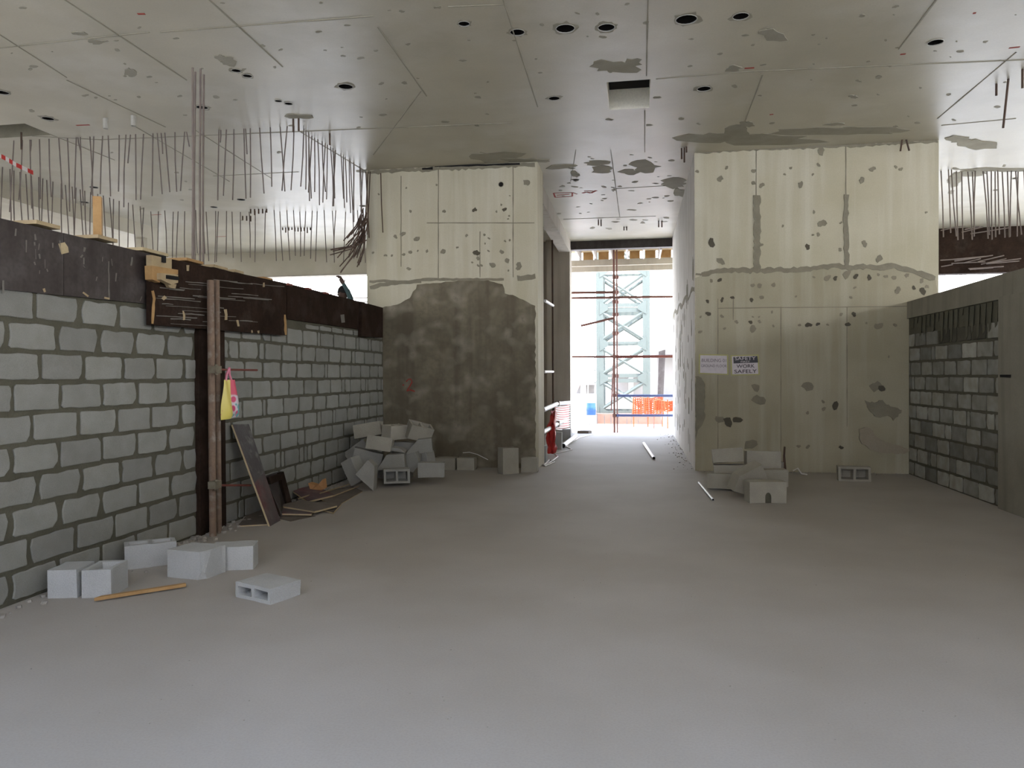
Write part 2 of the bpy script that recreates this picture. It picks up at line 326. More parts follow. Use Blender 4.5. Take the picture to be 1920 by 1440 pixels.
# ------------------------------------------------------------------ starter bars hanging from the slab
y_at = lambda x, a, b_: a[1] + (b_[1]-a[1])*(x-a[0])/(b_[0]-a[0])
x = 26
while x < 558:
    if not 352 < x < 392:
        hang(x + rnd.uniform(-3, 3), y_at(x, (20, 264), (560, 236)), rnd.uniform(.85, 1.12), rnd.uniform(-.09, .09), rnd.uniform(-.05, .05))
        if rnd.random() < .25: hang(x+rnd.uniform(3, 8), y_at(x, (20, 264), (560, 236)), rnd.uniform(.2, .45), rnd.uniform(-.05, .05), 0)
    x += rnd.uniform(10, 20)
for k in range(24):
    t = (k+.5)/24; hang(565+t*118+rnd.uniform(-4, 4), 240+t*80, rnd.uniform(.75, 1.05), rnd.uniform(-.06, .06), rnd.uniform(-.06, .06))
x = 282
while x < 690:
    hang(x + rnd.uniform(-3, 3), 396+rnd.uniform(-2, 2), rnd.uniform(.95, 1.15), rnd.uniform(-.07, .07), 0, r=.010); x += rnd.uniform(9, 17)
x = 4
while x < 280:
    hang(x + rnd.uniform(-3, 3), y_at(x, (0, 312), (280, 392)), rnd.uniform(1.0, 1.25), rnd.uniform(-.08, .08), 0, r=.010); x += rnd.uniform(8, 14)
x = 1766
while x < 1925:
    hang(x + rnd.uniform(-2, 2), 320+rnd.uniform(-2, 2), rnd.uniform(1.12, 1.25), rnd.uniform(-.02, .10), 0, r=.011); x += rnd.uniform(6, 12)
for x, y, ln, tx in ((1278,278,.2,0),(1283,277,.26,0),(1287,275,.12,0),(1692,262,.2,-.03),(1698,262,.2,.05),(1127,412,.18,0),(1122,412,.16,0),(1170,425,.12,0),(1175,425,.12,0),(1235,414,.18,0),(1241,414,.18,0),
                 (1868,158,.17,0),(1891,148,.62,-.06),(1917,130,.25,0),(40,252,.25,0),(550,222,.22,0),(560,222,.2,0),(742/1.2,250,.2,0),(697,330,.16,0),(720,318,.1,0),(726,318,.08,0)):
    hang(x, y, ln, tx, 0, r=.014, m='rebar_dark', bend=0, name='stub_rod')
for x, y in ((198,222),(250,217)):
    p = cpt(x, y); p.z += .02; MB().pipe(p, p+Vector((.0, 0, -.16)), .035, .028, 10).build('conduit_stub', M['sleeve'], ceiling)
for x0, x1, y, n in ((530,582,427,10),(470,500,392,5),(455,470,405,3)):
    for k in range(n): hang(x0+(x1-x0)*k/(n-1), y, rnd.uniform(.08, .16), 0, 0, r=.016, m='rebar_dark', bend=0, name='stub_rod')

# ------------------------------------------------------------------ the two concrete cores
def ycore(x, y): return on(x, y, 1, YC)
LX1 = ycore(1009, 600).x; RX0 = ycore(1303, 600).x; RX1 = ycore(1760, 400).x
wall_l = MB().box((-4.62, YC, 0), (LX1, YC+.75, ZC)).build('wall_back_left', M['core'], kind='structure')
wall_r = MB().box((RX0, YC, 0), (RX1, YF, ZC)).build('wall_back_right', M['core'], kind='structure')
def face_patch(pix, mname, parent, name='cement_patch', th=.005, Y=YC):
    if name == 'cement_patch': PK[0] += 1; th = .009+.00012*PK[0]
    return MB().prism([on(px, py, 1, Y) for px, py in pix], (0, -th, 0)).build(name, M[mname], parent)
def densify(poly, step=9, jag=3.0, rr=rnd):
    o_ = []
    for a, b_ in zip(poly, poly[1:]+poly[:1]):
        n = max(1, int(math.hypot(b_[0]-a[0], b_[1]-a[1])/step))
        for i in range(n):
            t = i/n; o_.append((a[0]+(b_[0]-a[0])*t+rr.uniform(-jag, jag), a[1]+(b_[1]-a[1])*t+rr.uniform(-jag, jag)))
    return o_
def ribbon(pl, wd, jag=.35, step=6):
    P = []
    for a, b_ in zip(pl, pl[1:]):
        n = max(1, int(math.hypot(b_[0]-a[0], b_[1]-a[1])/step))
        for i in range(n): P.append((a[0]+(b_[0]-a[0])*i/n, a[1]+(b_[1]-a[1])*i/n))
    P.append(pl[-1]); up, dn = [], []
    for i, p in enumerate(P):
        a = P[max(0, i-1)]; b_ = P[min(len(P)-1, i+1)]; L_ = math.hypot(b_[0]-a[0], b_[1]-a[1]) or 1; nx, ny = -(b_[1]-a[1])/L_, (b_[0]-a[0])/L_
        k = wd/2*(1+jag*rnd.uniform(-1, 1)); k2 = wd/2*(1+jag*rnd.uniform(-1, 1)); up.append((p[0]+nx*k, p[1]+ny*k)); dn.append((p[0]-nx*k2, p[1]-ny*k2))
    return up, dn
def strip(pl, wd, mname, parent, fn, off, name='cement_band', jag=.35, step=6):
    up, dn = ribbon(pl, wd, jag, step); A = [fn(*p) for p in up]; B = [fn(*p) for p in dn]; n = len(A)
    vs = A+B+[p+off for p in A]+[p+off for p in B]; fs = []
    for i in range(n-1):
        fs += [(2*n+i, 2*n+i+1, 3*n+i+1, 3*n+i), (i, 2*n+i, 2*n+i+1, i+1), (n+i, n+i+1, 3*n+i+1, 3*n+i)]
    return MB().add(vs, fs).build(name, M[mname], parent)
OFFY = Vector((0, -.006, 0))
# lower, wet pour of the left core
low = densify([(716,890),(717,577),(745,572),(768,560),(783,534),(850,527),(905,524),(943,534),(947,549),(981,562),(1004,573),(1004.5,845),(1008,884)], 7, 1.5)
face_patch([(min(x, 1008.5), y) for x, y in low], 'core_low', wall_l, 'lower_pour', .006)
strip([(693,528),(720,527),(760,529),(800,524),(850,524),(945,524)], 5, 'cement', wall_l, ycore, OFFY*1.5)
strip([(694,540),(720,533),(755,530),(790,527)], 7, 'cement', wall_l, ycore, OFFY*1.4)
strip([(970,522),(1004,518)], 9, 'cement', wall_l, ycore, OFFY)
for x0, y0, y1 in ((822,318,524),(962,312,520),(900,434,520),(752,330,500)): strip([(x0, y0), (x0, y1)], 1.6, 'cement', wall_l, ycore, OFFY*.6, 'board_seam', .5, 20)
strip([(800,418),(1002,418)], 1.4, 'cement', wall_l, ycore, OFFY*.6, 'board_seam', .5, 20)
strip([(690,323),(760,319),(860,315),(1003,309)], 7, 'cement', wall_l, ycore, OFFY*1.6, jag=.6)
for a_, b_, wd_ in (((815,312),(975,308),3.2), ((792,317),(812,316),5)): strip([a_, ((a_[0]+b_[0])/2, (a_[1]+b_[1])/2), b_], wd_, 'black', wall_l, ycore, OFFY*3, 'dark_gap', .4, 14)
LC = [(322,155,5),(190,168,4),(70,195,4),(208,270,6),(355,270,7),(487,263,9),(583,272,5),(603,242,5),(618,262,10),(640,202,3),(638,290,4),(633,303,4),(176,368,10),(143,380,8),(235,390,11),(453,375,6),(530,372,5),(550,388,5),(533,410,4),(620,400,5),(640,396,5),(412,427,5),(350,445,11),(45,450,5),(100,462,7),(127,462,5),(178,458,7),(208,448,8),(240,442,4),(280,443,6),(495,450,13),(548,442,5),(605,447,9),(502,475,8),(477,492,4),(502,506,5),(517,505,5),(630,485,12),(565,505,12),(200,520,9),(715,145,14),(635,528,5),(680,510,15)]
def marks(lst, ox, oy, s, parent, Yp=YC, k=1.0):
    small = MB()
    for x, y, r in lst:
        X_, Y_, R_ = ox+x/s, oy+y/s, r/s*k
        pts = [on(px, py, 1, Yp) for px, py in blob(X_, Y_, R_, R_*rnd.uniform(.8, 1.1), 10, .45)]
        PK[0] += 1
        if R_ > 3.6: MB().prism(pts, (0, -.0085-.0001*(PK[0] % 30), 0)).build('tie_hole_patch', M['cement' if rnd.random() < (.9 if Y_ < 500 else .55) else 'hole'], parent)
        else: small.prism(pts, (0, -.0085-.0001*(PK[0] % 30), 0))
    small.build('tie_hole_marks', M['cement'], parent, kind='stuff')
marks(LC, 680, 280, 2.322, wall_l)
c = ycore(939.5, 346); MB().pipe(c+Vector((0, -.004, 0)), c+Vector((0, -.012, 0)), .045, .038, 14).build('hole_rim', M['cement'], wall_l)
MB().tube([c+Vector((0, -.003, 0)), c+Vector((0, -.006, 0))], .04, 14).build('dark_hole', M['black'], wall_l)
# red painted figure on the wet part
m_ = MB()
for st in ([(762,716),(766,711),(771,711),(773,716),(769,724),(763,733),(770,731),(778,734)], [(755,722),(758,722)]):
    up, dn = ribbon(st, 2.2, .3, 2); A = [ycore(*p)+Vector((0, -.008, 0)) for p in up]; B = [ycore(*p)+Vector((0, -.008, 0)) for p in dn]; n = len(A)
    m_.add(A+B+[p+Vector((0, -.003, 0)) for p in A+B], [(2*n+i, 2*n+i+1, 3*n+i+1, 3*n+i) for i in range(n-1)])
m_.build('red_painted_two', M['paint_red'], wall_l)
# right core: bands, tie holes, patches
Z2 = lambda l: [(1260+x/3.6, 240+y/3.6) for x, y in l]
Z3 = lambda l: [(1260+x/3.692, 620+y/3.692) for x, y in l]
face_patch(densify([(1303.5,521),(1345,506),(1400,506),(1500,504),(1600,500),(1700,502),(1735,518),(1755,524),(1757,560),(1727,565),(1727,897),(1304,884)], 8, 1), 'core_mid', wall_r, 'lower_pour', .003)
strip(Z2([(200,992),(330,962),(450,958),(600,962),(800,958),(1000,945),(1100,930),(1200,948),(1290,935),(1400,945),(1480,930),(1600,955),(1700,995),(1775,1015)]), 9, 'cement', wall_r, ycore, OFFY*2, jag=.45)
strip(Z2([(160,985),(200,992)]), 4, 'cement', wall_r, ycore, OFFY*2)
strip(Z2([(575,455),(572,600),(578,700),(572,960)]), 12, 'cement', wall_r, ycore, OFFY*2.5)
strip(Z2([(1178,450),(1172,600),(1172,700),(1180,945)]), 9, 'cement', wall_r, ycore, OFFY*2.5)
for x0, y0, y1 in ((1418,272,370),(1586,262,368)): strip([(x0, y0), (x0, y1)], 2, 'cement', wall_r, ycore, OFFY*.6, 'board_seam', .5, 20)
for x0, y0, y1 in ((1346,560,850),(1464,575,880),(1588,575,800),(1375,560,600)): strip([(x0, y0), (x0, y1)], 1.6, 'cement', wall_r, ycore, OFFY*.6, 'board_seam', .5, 20)
strip([(1345,578),(1720,574)], 1.6, 'cement', wall_r, ycore, OFFY*.6, 'board_seam', .5, 20)
strip([(1305,286),(1400,280),(1500,277),(1600,273),(1758,265)], 5, 'cement', wall_r, ycore, OFFY*1.6, jag=.7)
RA = [(368,268,12),(170,293,12),(325,345,20),(553,290,14),(550,370,14),(605,388,18),(800,270,9),(760,313,8),(988,250,12),(950,315,8),(868,383,18),(1350,278,20),(1510,262,10),(1545,278,12),(1280,352,18),(1005,150,25),(957,568,11),(748,662,9),(1012,645,25),(950,722,8),(988,720,12),(915,803,18),(1135,820,12),(1298,780,18),(1140,640,10),(268,775,25),(330,900,25),(600,790,15),(1395,885,22),(1715,570,8),(530,978,8),(265,1032,12),(322,1026,14),(545,1062,15),(592,1068,18),(685,1060,14),(957,1008,9),(1048,1010,22),(1102,1014,14),(1180,990,26),(1240,1000,15),(1330,1010,16),(1393,990,10),(1443,1002,14),(1498,1010,14),(1585,995,14),(1685,1032,16),(1720,1072,12),(1632,1078,13),(1525,1095,20),(1233,1078,10),(1205,1143,10),(1692,1100,22),(240,1172,13),(338,1160,14),(408,1145,13),(535,1163,14),(602,1143,15),(836,1138,8),(245,1255,17),(338,1272,14),(435,1310,14),(545,1275,7),(587,1275,7),(530,1310,13),(590,1308,12),(675,1243,9),(1142,1258,11),(1228,1258,14),(193,1275,8),(190,1377,12),(355,1353,10),(548,1355,25),(683,1336,9),(860,1330,10),(920,1328,20),(983,1325,14),(1050,1328,9),(1185,1326,18),(1312,1318,8),(1395,1335,28),(1505,1332,13)]
marks(RA, 1260, 240, 3.6, wall_r)
RB = [(940,385,34),(580,395,30),(600,482,40),(1045,492,12),(1050,542,16),(1130,520,24),(938,568,12),(1410,382,36),(1455,400,22),(1500,180,7),(875,800,12),(940,803,14),(1170,808,14),(545,790,40),(330,612,26),(450,618,30),(390,632,36),(1680,455,22),(1690,620,28)]
marks(RB, 1260, 620, 3.692, wall_r)
face_patch(densify(Z3([(1340,485),(1400,500),(1450,480),(1480,510),(1540,530),(1590,550),(1560,590),(1530,620),(1500,590),(1440,600),(1400,590),(1360,560)]), 4, 1.5), 'cement', wall_r)
face_patch(densify(Z3([(162,312),(205,320),(225,380),(228,440),(222,520),(228,600),(215,650),(180,690),(166,760)]), 5, 1.5), 'cement', wall_r)
face_patch(densify(Z3([(1290,680),(1330,665),(1390,690),(1410,740),(1480,770),(1560,790),(1650,820),(1600,850),(1440,850),(1350,810),(1300,760)]), 5, 1.5), 'scar', wall_r)
# reveal of the right core along the corridor: chipped vertical scars
MB().box((RX0-.006, YC+.02, 0), (RX0, YF, ZC)).build('reveal_render', M['reveal'], wall_r)
m_ = MB(); rs = random.Random(11)
for k in range(70):
    y = rs.uniform(YC+.1, YF-.5); z = rs.uniform(.3, 3.3); h = rs.uniform(.04, .28); w_ = rs.uniform(.02, .1)
    m_.prism([(RX0-.006, y+w_*math.cos(t*.785)*rs.uniform(.5, 1), z+h*math.sin(t*.785)*rs.uniform(.6, 1)) for t in range(8)], (-.004, 0, 0))
zz_ = [2.93+.05*math.sin(k*.9)+k*.006+rs.uniform(-.02, .02) for k in range(28)]; hh_ = [rs.uniform(.02, .07) for k in range(28)]
for k in range(27):
    y = YC+k*.28; m_.prism([(RX0-.006, y, zz_[k]-hh_[k]), (RX0-.006, y+.28, zz_[k+1]-hh_[k+1]), (RX0-.006, y+.28, zz_[k+1]+hh_[k+1]), (RX0-.006, y, zz_[k]+hh_[k])], (-.005, 0, 0))
m_.build('reveal_scars', M['cement'], wall_r, kind='stuff')

# ------------------------------------------------------------------ corridor: left pier, beam, far lintel
fx = lambda x, y, Y: on(x, y, 1, Y)
PX = fx(1069, 650, YF-.3).x
MB().box((PX-.62, YF-.3, 0), (PX, YF+.3, ZC)).build('wall_corridor_pier', M['tan'], kind='structure')
MB().box((-4.7, YF-.05, 0), (PX-.62, YF+.25, ZC)).build('wall_corridor_end', M['tan'], kind='structure')
zb = fx(1066, 471, YF-.4).z
MB().box((PX-.28, YC+.75, zb), (PX, YF-.3, ZC)).build('ceiling_beam', M['tan'], kind='structure')
MB().box((-4.62, YC+.75, 0), (-4.4, YF-.05, ZC)).build('wall_shaft_side', M['tan'], kind='structure')
zl = fx(1170, 465, YF).z
lint = MB().box((PX, YF, zl), (RX0, YF+.25, ZC)).build('lintel_formwork', M['film'])
tag(lint, 'dark formwork lintel across the top of the bright corridor opening', 'formwork'); settle(lint)
# facade beams either side
ZFB = fx(600, 515, YF).z
MB().box((-14, YF, ZFB), (-4.62, YF+.3, ZC)).build('facade_beam', M['ceiling'], kind='structure')
MB().box((-14, YF-.03, ZFB-.03), (-4.62, YF+.33, ZFB)).build('facade_beam_soffit', M['tan'], kind='structure')
zr0 = fx(1830, 512, YF).z
fb = MB().box((RX1, YF, zr0), (12, YF+.3, ZC)).build('facade_beam_formwork', M['film_brown'])
tag(fb, 'dark brown stained edge beam shutter beyond the right block wall', 'formwork'); settle(fb)
XB = -11.3; p = on(0, 366, 0, XB); zlb = p.z; p2 = on(276, 440, 0, XB)
MB().box((-14, YF, 0), (on(497, 520, 1, YF).x, YF+.3, ZFB)).build('wall_facade_light_blocker', M['tan'], kind='structure')  # wall added behind the shutters to dim the left room
MB().box((XB-.3, -1.4, zlb-.03), (XB, p2.y, ZC)).build('facade_beam_left', M['ceiling'], kind='structure')
MB().box((XB-.3, p2.y, 0), (XB, p2.y+.4, ZC)).build('facade_column', M['ceiling'], kind='structure')

# ------------------------------------------------------------------ block walls
CH = .2165
def block_mesh(L_, h, seed, dep=.012, jag=.010):
    r = random.Random(seed); n = max(3, int(L_/.055)); pts = []; jag = min(jag, L_*.16, h*.2)
    def wav(am):
        a, b_, c_, d_ = r.random()*6, r.random()*6, r.uniform(3, 7), r.uniform(9, 15)
        return lambda t: am*(.5+.32*math.sin(a+t*c_)+.18*math.sin(b_+t*d_)+.35*(r.random()-.5))
    bt, tp, lf, rt = wav(jag*.55), wav(jag*.8), wav(jag*1.3), wav(jag*1.3)
    cr = [r.uniform(.004, .02) if r.random() < .85 else r.uniform(.02, .05) for _ in range(4)]
    cr = [min(max(c_, jag*1.25), L_*.3, h*.3) for c_ in cr]
    def side(n_, f_, c0, c1, ln):
        return [(c0+(ln-c0-c1)*i/n_, f_(i/n_)) for i in range(n_+1)]
    for t, o_ in side(n, bt, cr[0], cr[1], L_): pts.append((-L_/2+t, -h/2+o_))
    for t, o_ in side(3, rt, cr[1], cr[2], h): pts.append((L_/2-o_, -h/2+t))
    for t, o_ in side(n, tp, cr[2], cr[3], L_): pts.append((L_/2-t, h/2-o_))
    for t, o_ in side(3, lf, cr[3], cr[0], h): pts.append((-L_/2+o_, h/2-t))
    m = len(pts); bev = .006
    vs = [(x, 0, z) for x, z in pts] + [(x, -dep+.003, z) for x, z in pts] + [(x*(1-bev*2/L_), -dep, z*(1-bev*2/h)) for x, z in pts]
    fs = [tuple(range(2*m, 3*m))] + [(i, (i+1) % m, m+(i+1) % m, m+i) for i in range(m)] + [(m+i, m+(i+1) % m, 2*m+(i+1) % m, 2*m+i) for i in range(m)]
    me = mesh('block', vs, fs); me.materials.append(M['block']); return fixn(me)
BM = {}
def get_block(L_, r, mname='block', h=None):
    key = (round(L_/.02), mname, r.randrange(5) if L_ > .3 else 0, round((h or .188)/.02))
    if key not in BM:
        me = block_mesh(max(.03, key[0]*.02-.032), h or .188, sum(map(ord, key[1]))+key[0]*131+key[2]*17+key[3]*7, jag=.006+.011*r.random()); me.materials[0] = M[mname]; BM[key] = me
    return BM[key]
wallL_back = MB()
uC0 = wu(onw(367, 700)); uC1 = wu(onw(413, 700)); uEnd = wu(W1)
wallL = empty_root = None
zt0 = onw(60, 545).z; zt1 = onw(600, 606).z
wl = MB().prism([wpt(-4.4, 0), wpt(uEnd, 0), wpt(uEnd, zt1+.08), wpt(-4.4, zt0+.08)], -WN*.18).build('wall_left', M['mortar'], kind='structure')
rb = random.Random(21)
def lay(parent, u0, u1, zoff, ncourse, place, mname, lens=(.445,), first=None, sliver=0.0, ztop=None):
    for c in range(ncourse):
        z = zoff + CH*(c+.5); u = u0 - (.222 if c % 2 else 0) - rb.random()*.05
        while u < u1-.03:
            L_ = rb.choice(lens) + rb.uniform(-.012, .012)
            if rb.random() < sliver: L_ = rb.choice((.1, .14, .22))
            a, b_ = max(u, u0), min(u+L_, u1)
            if b_-a > .06:
                hh = .188
                if ztop:
                    zt = ztop((a+b_)/2)
                    if z+.095 > zt: hh = max(.05, zt-(z-.095)-.01)
                if hh > .06:
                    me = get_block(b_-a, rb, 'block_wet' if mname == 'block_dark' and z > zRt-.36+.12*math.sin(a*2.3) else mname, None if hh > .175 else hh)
                    o = bpy.data.objects.new('concrete_block', me); COL.objects.link(o); o.parent = parent
                    place(o, (a+b_)/2, z-.095+hh/2, rb)
            u += L_
def placeL(o, u, z, r):
    p = wpt(u, z+r.uniform(-.003, .003), r.uniform(-.004, .003)); o.location = p; o.rotation_euler = (r.uniform(-.008, .008), r.uniform(-.008, .008), WANG)
zrow = onw(180, 715).z; zoff = zrow - CH*round(zrow/CH)
if zoff > 0: zoff -= CH
ztopL = lambda u: zt0 + (zt1-zt0)*(u+1.6)/(uEnd+1.6)
NC = 12
lay(wl, -1.4, uC0, zoff, NC, placeL, 'block', ztop=ztopL)
lay(wl, uC1, uEnd-.02, zoff, NC, placeL, 'block', lens=(.445, .445, .42, .46), sliver=.22, ztop=ztopL)

# right block wall, its column and its capping beam
XW = on(1727, 897, 2, 0).x
yc1 = on(1882, 800, 0, XW).y
zRt = on(1740, 590, 0, XW).z
wr = MB().prism([(XW, yc1-.05, 0), (XW, YC, 0), (XW, YC, zRt), (XW, yc1-.05, zRt)], (.18, 0, 0)).build('wall_right', M['mortar'], kind='structure')
def placeR(o, u, z, r):
    o.location = (XW+r.uniform(-.003, .003), u, z); o.rotation_euler = (0, 0, -math.pi/2)
zrow = on(1800, 705, 0, XW).z; zoffr = zrow - CH*round(zrow/CH)
if zoffr > 0: zoffr -= CH
lay(wr, yc1+.02, YC-.02, zoffr, 11, placeR, 'block_dark', lens=(.43, .44, .42), sliver=.1, ztop=lambda u: zRt)
za = on(1757, 552, 0, XW).z; zb_ = on(1905, 508, 0, XW).z
MB().prism([(XW-.03, -1.4, zRt), (XW-.03, YC, zRt), (XW-.03, YC, za), (XW-.03, yc1, zb_), (XW-.03, -1.4, zb_)], (.3, 0, 0)).build('trim_1', M['render_dark'], kind='structure')
MB().box((XW-.06, yc1-.62, 0), (XW+.3, yc1, zRt+.02)).build('wall_right_column', M['render_dark'], kind='structure')
wr2 = MB().box((XW, -1.4, 0), (XW+.2, yc1-.62, zRt+.02)).build('wall_right_near', M['render_dark'], kind='structure')
# soot-dark band under the capping beam
m_ = MB(); rs = random.Random(5)
for k in range(18):
    u = yc1+.1+k*(YC-yc1-.2)/18; h = rs.uniform(.1, .45); m_.prism([(XW-.014, u, zRt-.01), (XW-.014, u+.12, zRt-.01), (XW-.014, u+.08, zRt-h), (XW-.014, u+.03, zRt-h*.9)], (-.003, 0, 0))
m_.build('damp_runs', M['mortar'], wr, kind='stuff')
# rods and drips at the top corner of the right wall
for k, x in enumerate((1728, 1733, 1739)):
    a = on(x, 560+k*2, 1, YC-.12-.05*k); MB().tube([a, a-Vector((0, 0, .55-.1*k))], .012, 5).build('starter_rod', M['rebar_dark'], wr)
a = on(1886, 705, 0, XW-.06); MB().box((a.x-.01, a.y-.12, a.z-.015), (a.x+.01, a.y+.12, a.z+.015)).build('slot', M['black'], wr)

# ------------------------------------------------------------------ formwork on the left wall
def wallpanel(pix, off, th, mname, name, label, cat='formwork', parent=None, group=None):
    o = MB().prism([onw(x, y, off) for x, y in pix], WN*(-th)).build(name, M[mname])
    if parent: o.parent = parent; return o
    tag(o, label, cat, group); return settle(o)
def wstrip(pix, wd, mname, parent, off, name='cement_streak', jag=.5):
    up, dn = ribbon(pix, wd, jag, 8); A = [onw(x, y, off) for x, y in up]; B = [onw(x, y, off) for x, y in dn]; n = len(A)
    o = MB().add(A+B+[p+WN*.003 for p in A+B], [(2*n+i, 2*n+i+1, 3*n+i+1, 3*n+i) for i in range(n-1)]).build(name, M[mname]); keep(o, parent); return o
pn1 = wallpanel([(-420,440),(-420,500),(119,558),(119,437)][0:0] or [(-300,338),(-300,512),(119,554),(119,437)], .03, .03, 'film', 'formwork_panel', 'black stained plywood formwork at the left edge above the block wall')
pn2 = wallpanel([(120,437),(120,554),(282,570),(282,476)], .03, .03, 'film', 'formwork_panel', 'greyish black plywood formwork panel under the upright timber post')
pn3 = wallpanel([(284,478),(284,609),(537,629),(537,531)], .10, .05, 'film_brown', 'formwork_panel', 'dark brown scratched formwork box projecting above the twin rusty pipes')
pn4 = wallpanel([(538,531),(538,598),(677,618),(677,566)], .03, .03, 'film_brown', 'formwork_panel', 'long black formwork panel between the brown box and the corner panel')
pn5 = wallpanel([(678,566),(678,631),(718,633),(718,577)], .08, .06, 'film_brown', 'formwork_panel', 'small black formwork panel in the corner against the left concrete core')
# solid backing of the beam shutters (far shutter and concrete between)
bk = MB().prism([wpt(-1.6, zt0+.08, -.02), wpt(uEnd, zt1+.08, -.02), wpt(uEnd, onw(715, 580).z-.06, -.02), wpt(-1.6, onw(0, 412).z-.05, -.02)], -WN*.24).build('beam_shutter', M['film_brown'])
tag(bk, 'long dark beam shutter running along the top of the left block wall', 'formwork'); settle(bk)
rs = random.Random(9)
for k in range(30):      # pale cement scratches along the brown box
    x0 = rs.uniform(288, 470); y0 = 520+rs.random()*92; ln = rs.uniform(20, 90); x1 = min(533, x0+ln)
    if y0 < y_at(x0, (284, 485), (537, 538)): continue
    sl_ = .08+.12*(560-y0)/60*.3
    wstrip([(x0, y0), ((x0+x1)/2, y0+(x1-x0)*sl_*.5+rs.uniform(-1, 1)), (x1, y0+(x1-x0)*sl_)], rs.uniform(.8, 1.9), 'scratch', pn3, .101)
for k in range(14):
    x0 = rs.uniform(4, 118); y0 = rs.uniform(y_at(x0, (0, 420), (119, 450)), y_at(x0, (0, 530), (119, 545)))
    wstrip([(x0, y0), (x0+rs.uniform(-2, 2), y0+rs.uniform(5, 24))], rs.uniform(1, 3.5), 'scratch', pn1, .031, 'cement_splash')
for k in range(12):
    x0 = rs.uniform(125, 278); y0 = rs.uniform(y_at(x0, (119, 450), (282, 485)), y_at(x0, (119, 545), (282, 560)))
    wstrip([(x0, y0), (x0+rs.uniform(-4, 4), y0+rs.uniform(4, 18))], rs.uniform(1, 4), 'scratch', pn2, .031, 'cement_splash')
wstrip([(203,490),(204,558)], 2.2, 'scratch', pn2, .031); wstrip([(117,455),(122,475)], 12, 'ply_edge', pn1, .031, 'torn_veneer') ; wstrip([(640,590),(642,605)], 7, 'scratch', pn4, .031)
wstrip([(286,545),(289,560),(287,585),(286,607)], 5, 'wood', pn3, .102, 'torn_edge'); wstrip([(534,590),(535,628)], 3.5, 'wood', pn3, .102, 'torn_edge')
for pts, wd in (([(422,580),(423,600)], 5), ([(445,600),(446,612)], 4), ([(343,583),(345,600)], 4), ([(305,562),(310,556)], 6), ([(494,530),(495,538)], 4), ([(472,619),(473,624)], 3), ([(484,620),(485,625)], 3), ([(352,497),(352,508)], 5)):
    wstrip(pts, wd, 'wood_pale', pn3, .102, 'torn_veneer')
for pts, wd in (([(81,541),(83,548)], 4), ([(155,548),(165,556)], 4), ([(195,558),(205,560)], 3)): wstrip(pts, wd, 'wood_pale', pn2, .032, 'torn_veneer')
# raw timber packing at the joint
tb = empty('timber_packing', onw(300, 520, .12), 'raw yellow timber packing blocks nailed at the joint of the shutters', 'timber')
for q, m_n, off, th, nm in (([(284,478),(322,486),(322,506),(284,498)], 'wood_pale', .135, .05, 'packing_board'), ([(285,498),(334,506),(334,514),(300,520),(300,530),(286,524)], 'wood', .15, .07, 'packing_board'),
                    ([(302,512),(334,515),(334,530),(322,534),(302,524)], 'wood_pale', .19, .05, 'packing_board'), ([(314,532),(331,533),(329,541),(318,539)], 'wood_pale', .14, .03, 'packing_chip')):
    o = MB().prism([onw(x, y, off) for x, y in q], WN*(-th)).build(nm, M[m_n]); keep(o, tb)
o = MB().tube([onw(313, 519, .2), onw(333, 522, .2)], .018, 6).build('bolt', M['black']); keep(o, tb)
o = MB().box((-.02, -.02, -.03), (.02, .02, .03), Matrix.Translation(onw(305, 486, .135))).build('knot', M['black']); keep(o, tb)
# little boards lying across the top of the shutters
for k, (x0, x1, y, m_n, lb) in enumerate(((62,106,421,'wood_pale','short pale board lying across the far left end of the shutter top'),(178,214,447,'wood_pale','pale board foot under the upright timber post'),(262,310,472,'ply_edge','grey plywood offcut lying above the raw timber packing blocks'),
        (345,376,489,'wood','orange timber offcut on the shutter top left of the rusty pipes'),(396,422,501,'wood_pale','pale timber offcut on the shutter top right above the rusty pipes'),(436,452,509,'wood_pale','smallest pale offcut on the shutter top, past the rusty pipes'),
        (480,512,522,'wood','thin reddish batten over the shutter top where the sky gap begins'),(530,546,533,'redrod','red ended batten poking over the shutter, second along the sky gap'),(566,582,541,'redrod','red ended batten poking over the shutter, third along the sky gap'),(600,614,549,'redrod','red ended batten poking over the shutter, nearest the worker'))):
    a = onw(x0, y, .02); b_ = onw(x1, y+2, .02); du = (b_-a).length*.5
    if k > 5: c_ = (a+b_)/2; o = MB().box((-du*.5, -.05, -.012), (du*.5, .32, .012), Matrix.Translation(c_) @ Matrix.Rotation(WANG, 4, 'Z') @ Matrix.Rotation(.0, 4, 'X'))
    else: c_ = (a+b_)/2; o = MB().box((-du, -.03, -.012), (du, .26, .015), Matrix.Translation(c_) @ Matrix.Rotation(WANG, 4, 'Z'))
    o = o.build('timber_offcut', M[m_n]); tag(o, lb, 'timber'); settle(o)
pt = onw(184, 447, -.02); ptop = onw(184, 370, -.02)
o = MB().box((-.035, -.03, .015), (.03, .03, ptop.z-pt.z), Matrix.Translation(pt) @ Matrix.Rotation(WANG+.5, 4, 'Z')).build('timber_post', M['wood']); tag(o, 'upright pale timber post standing on the shutter top', 'timber'); settle(o)
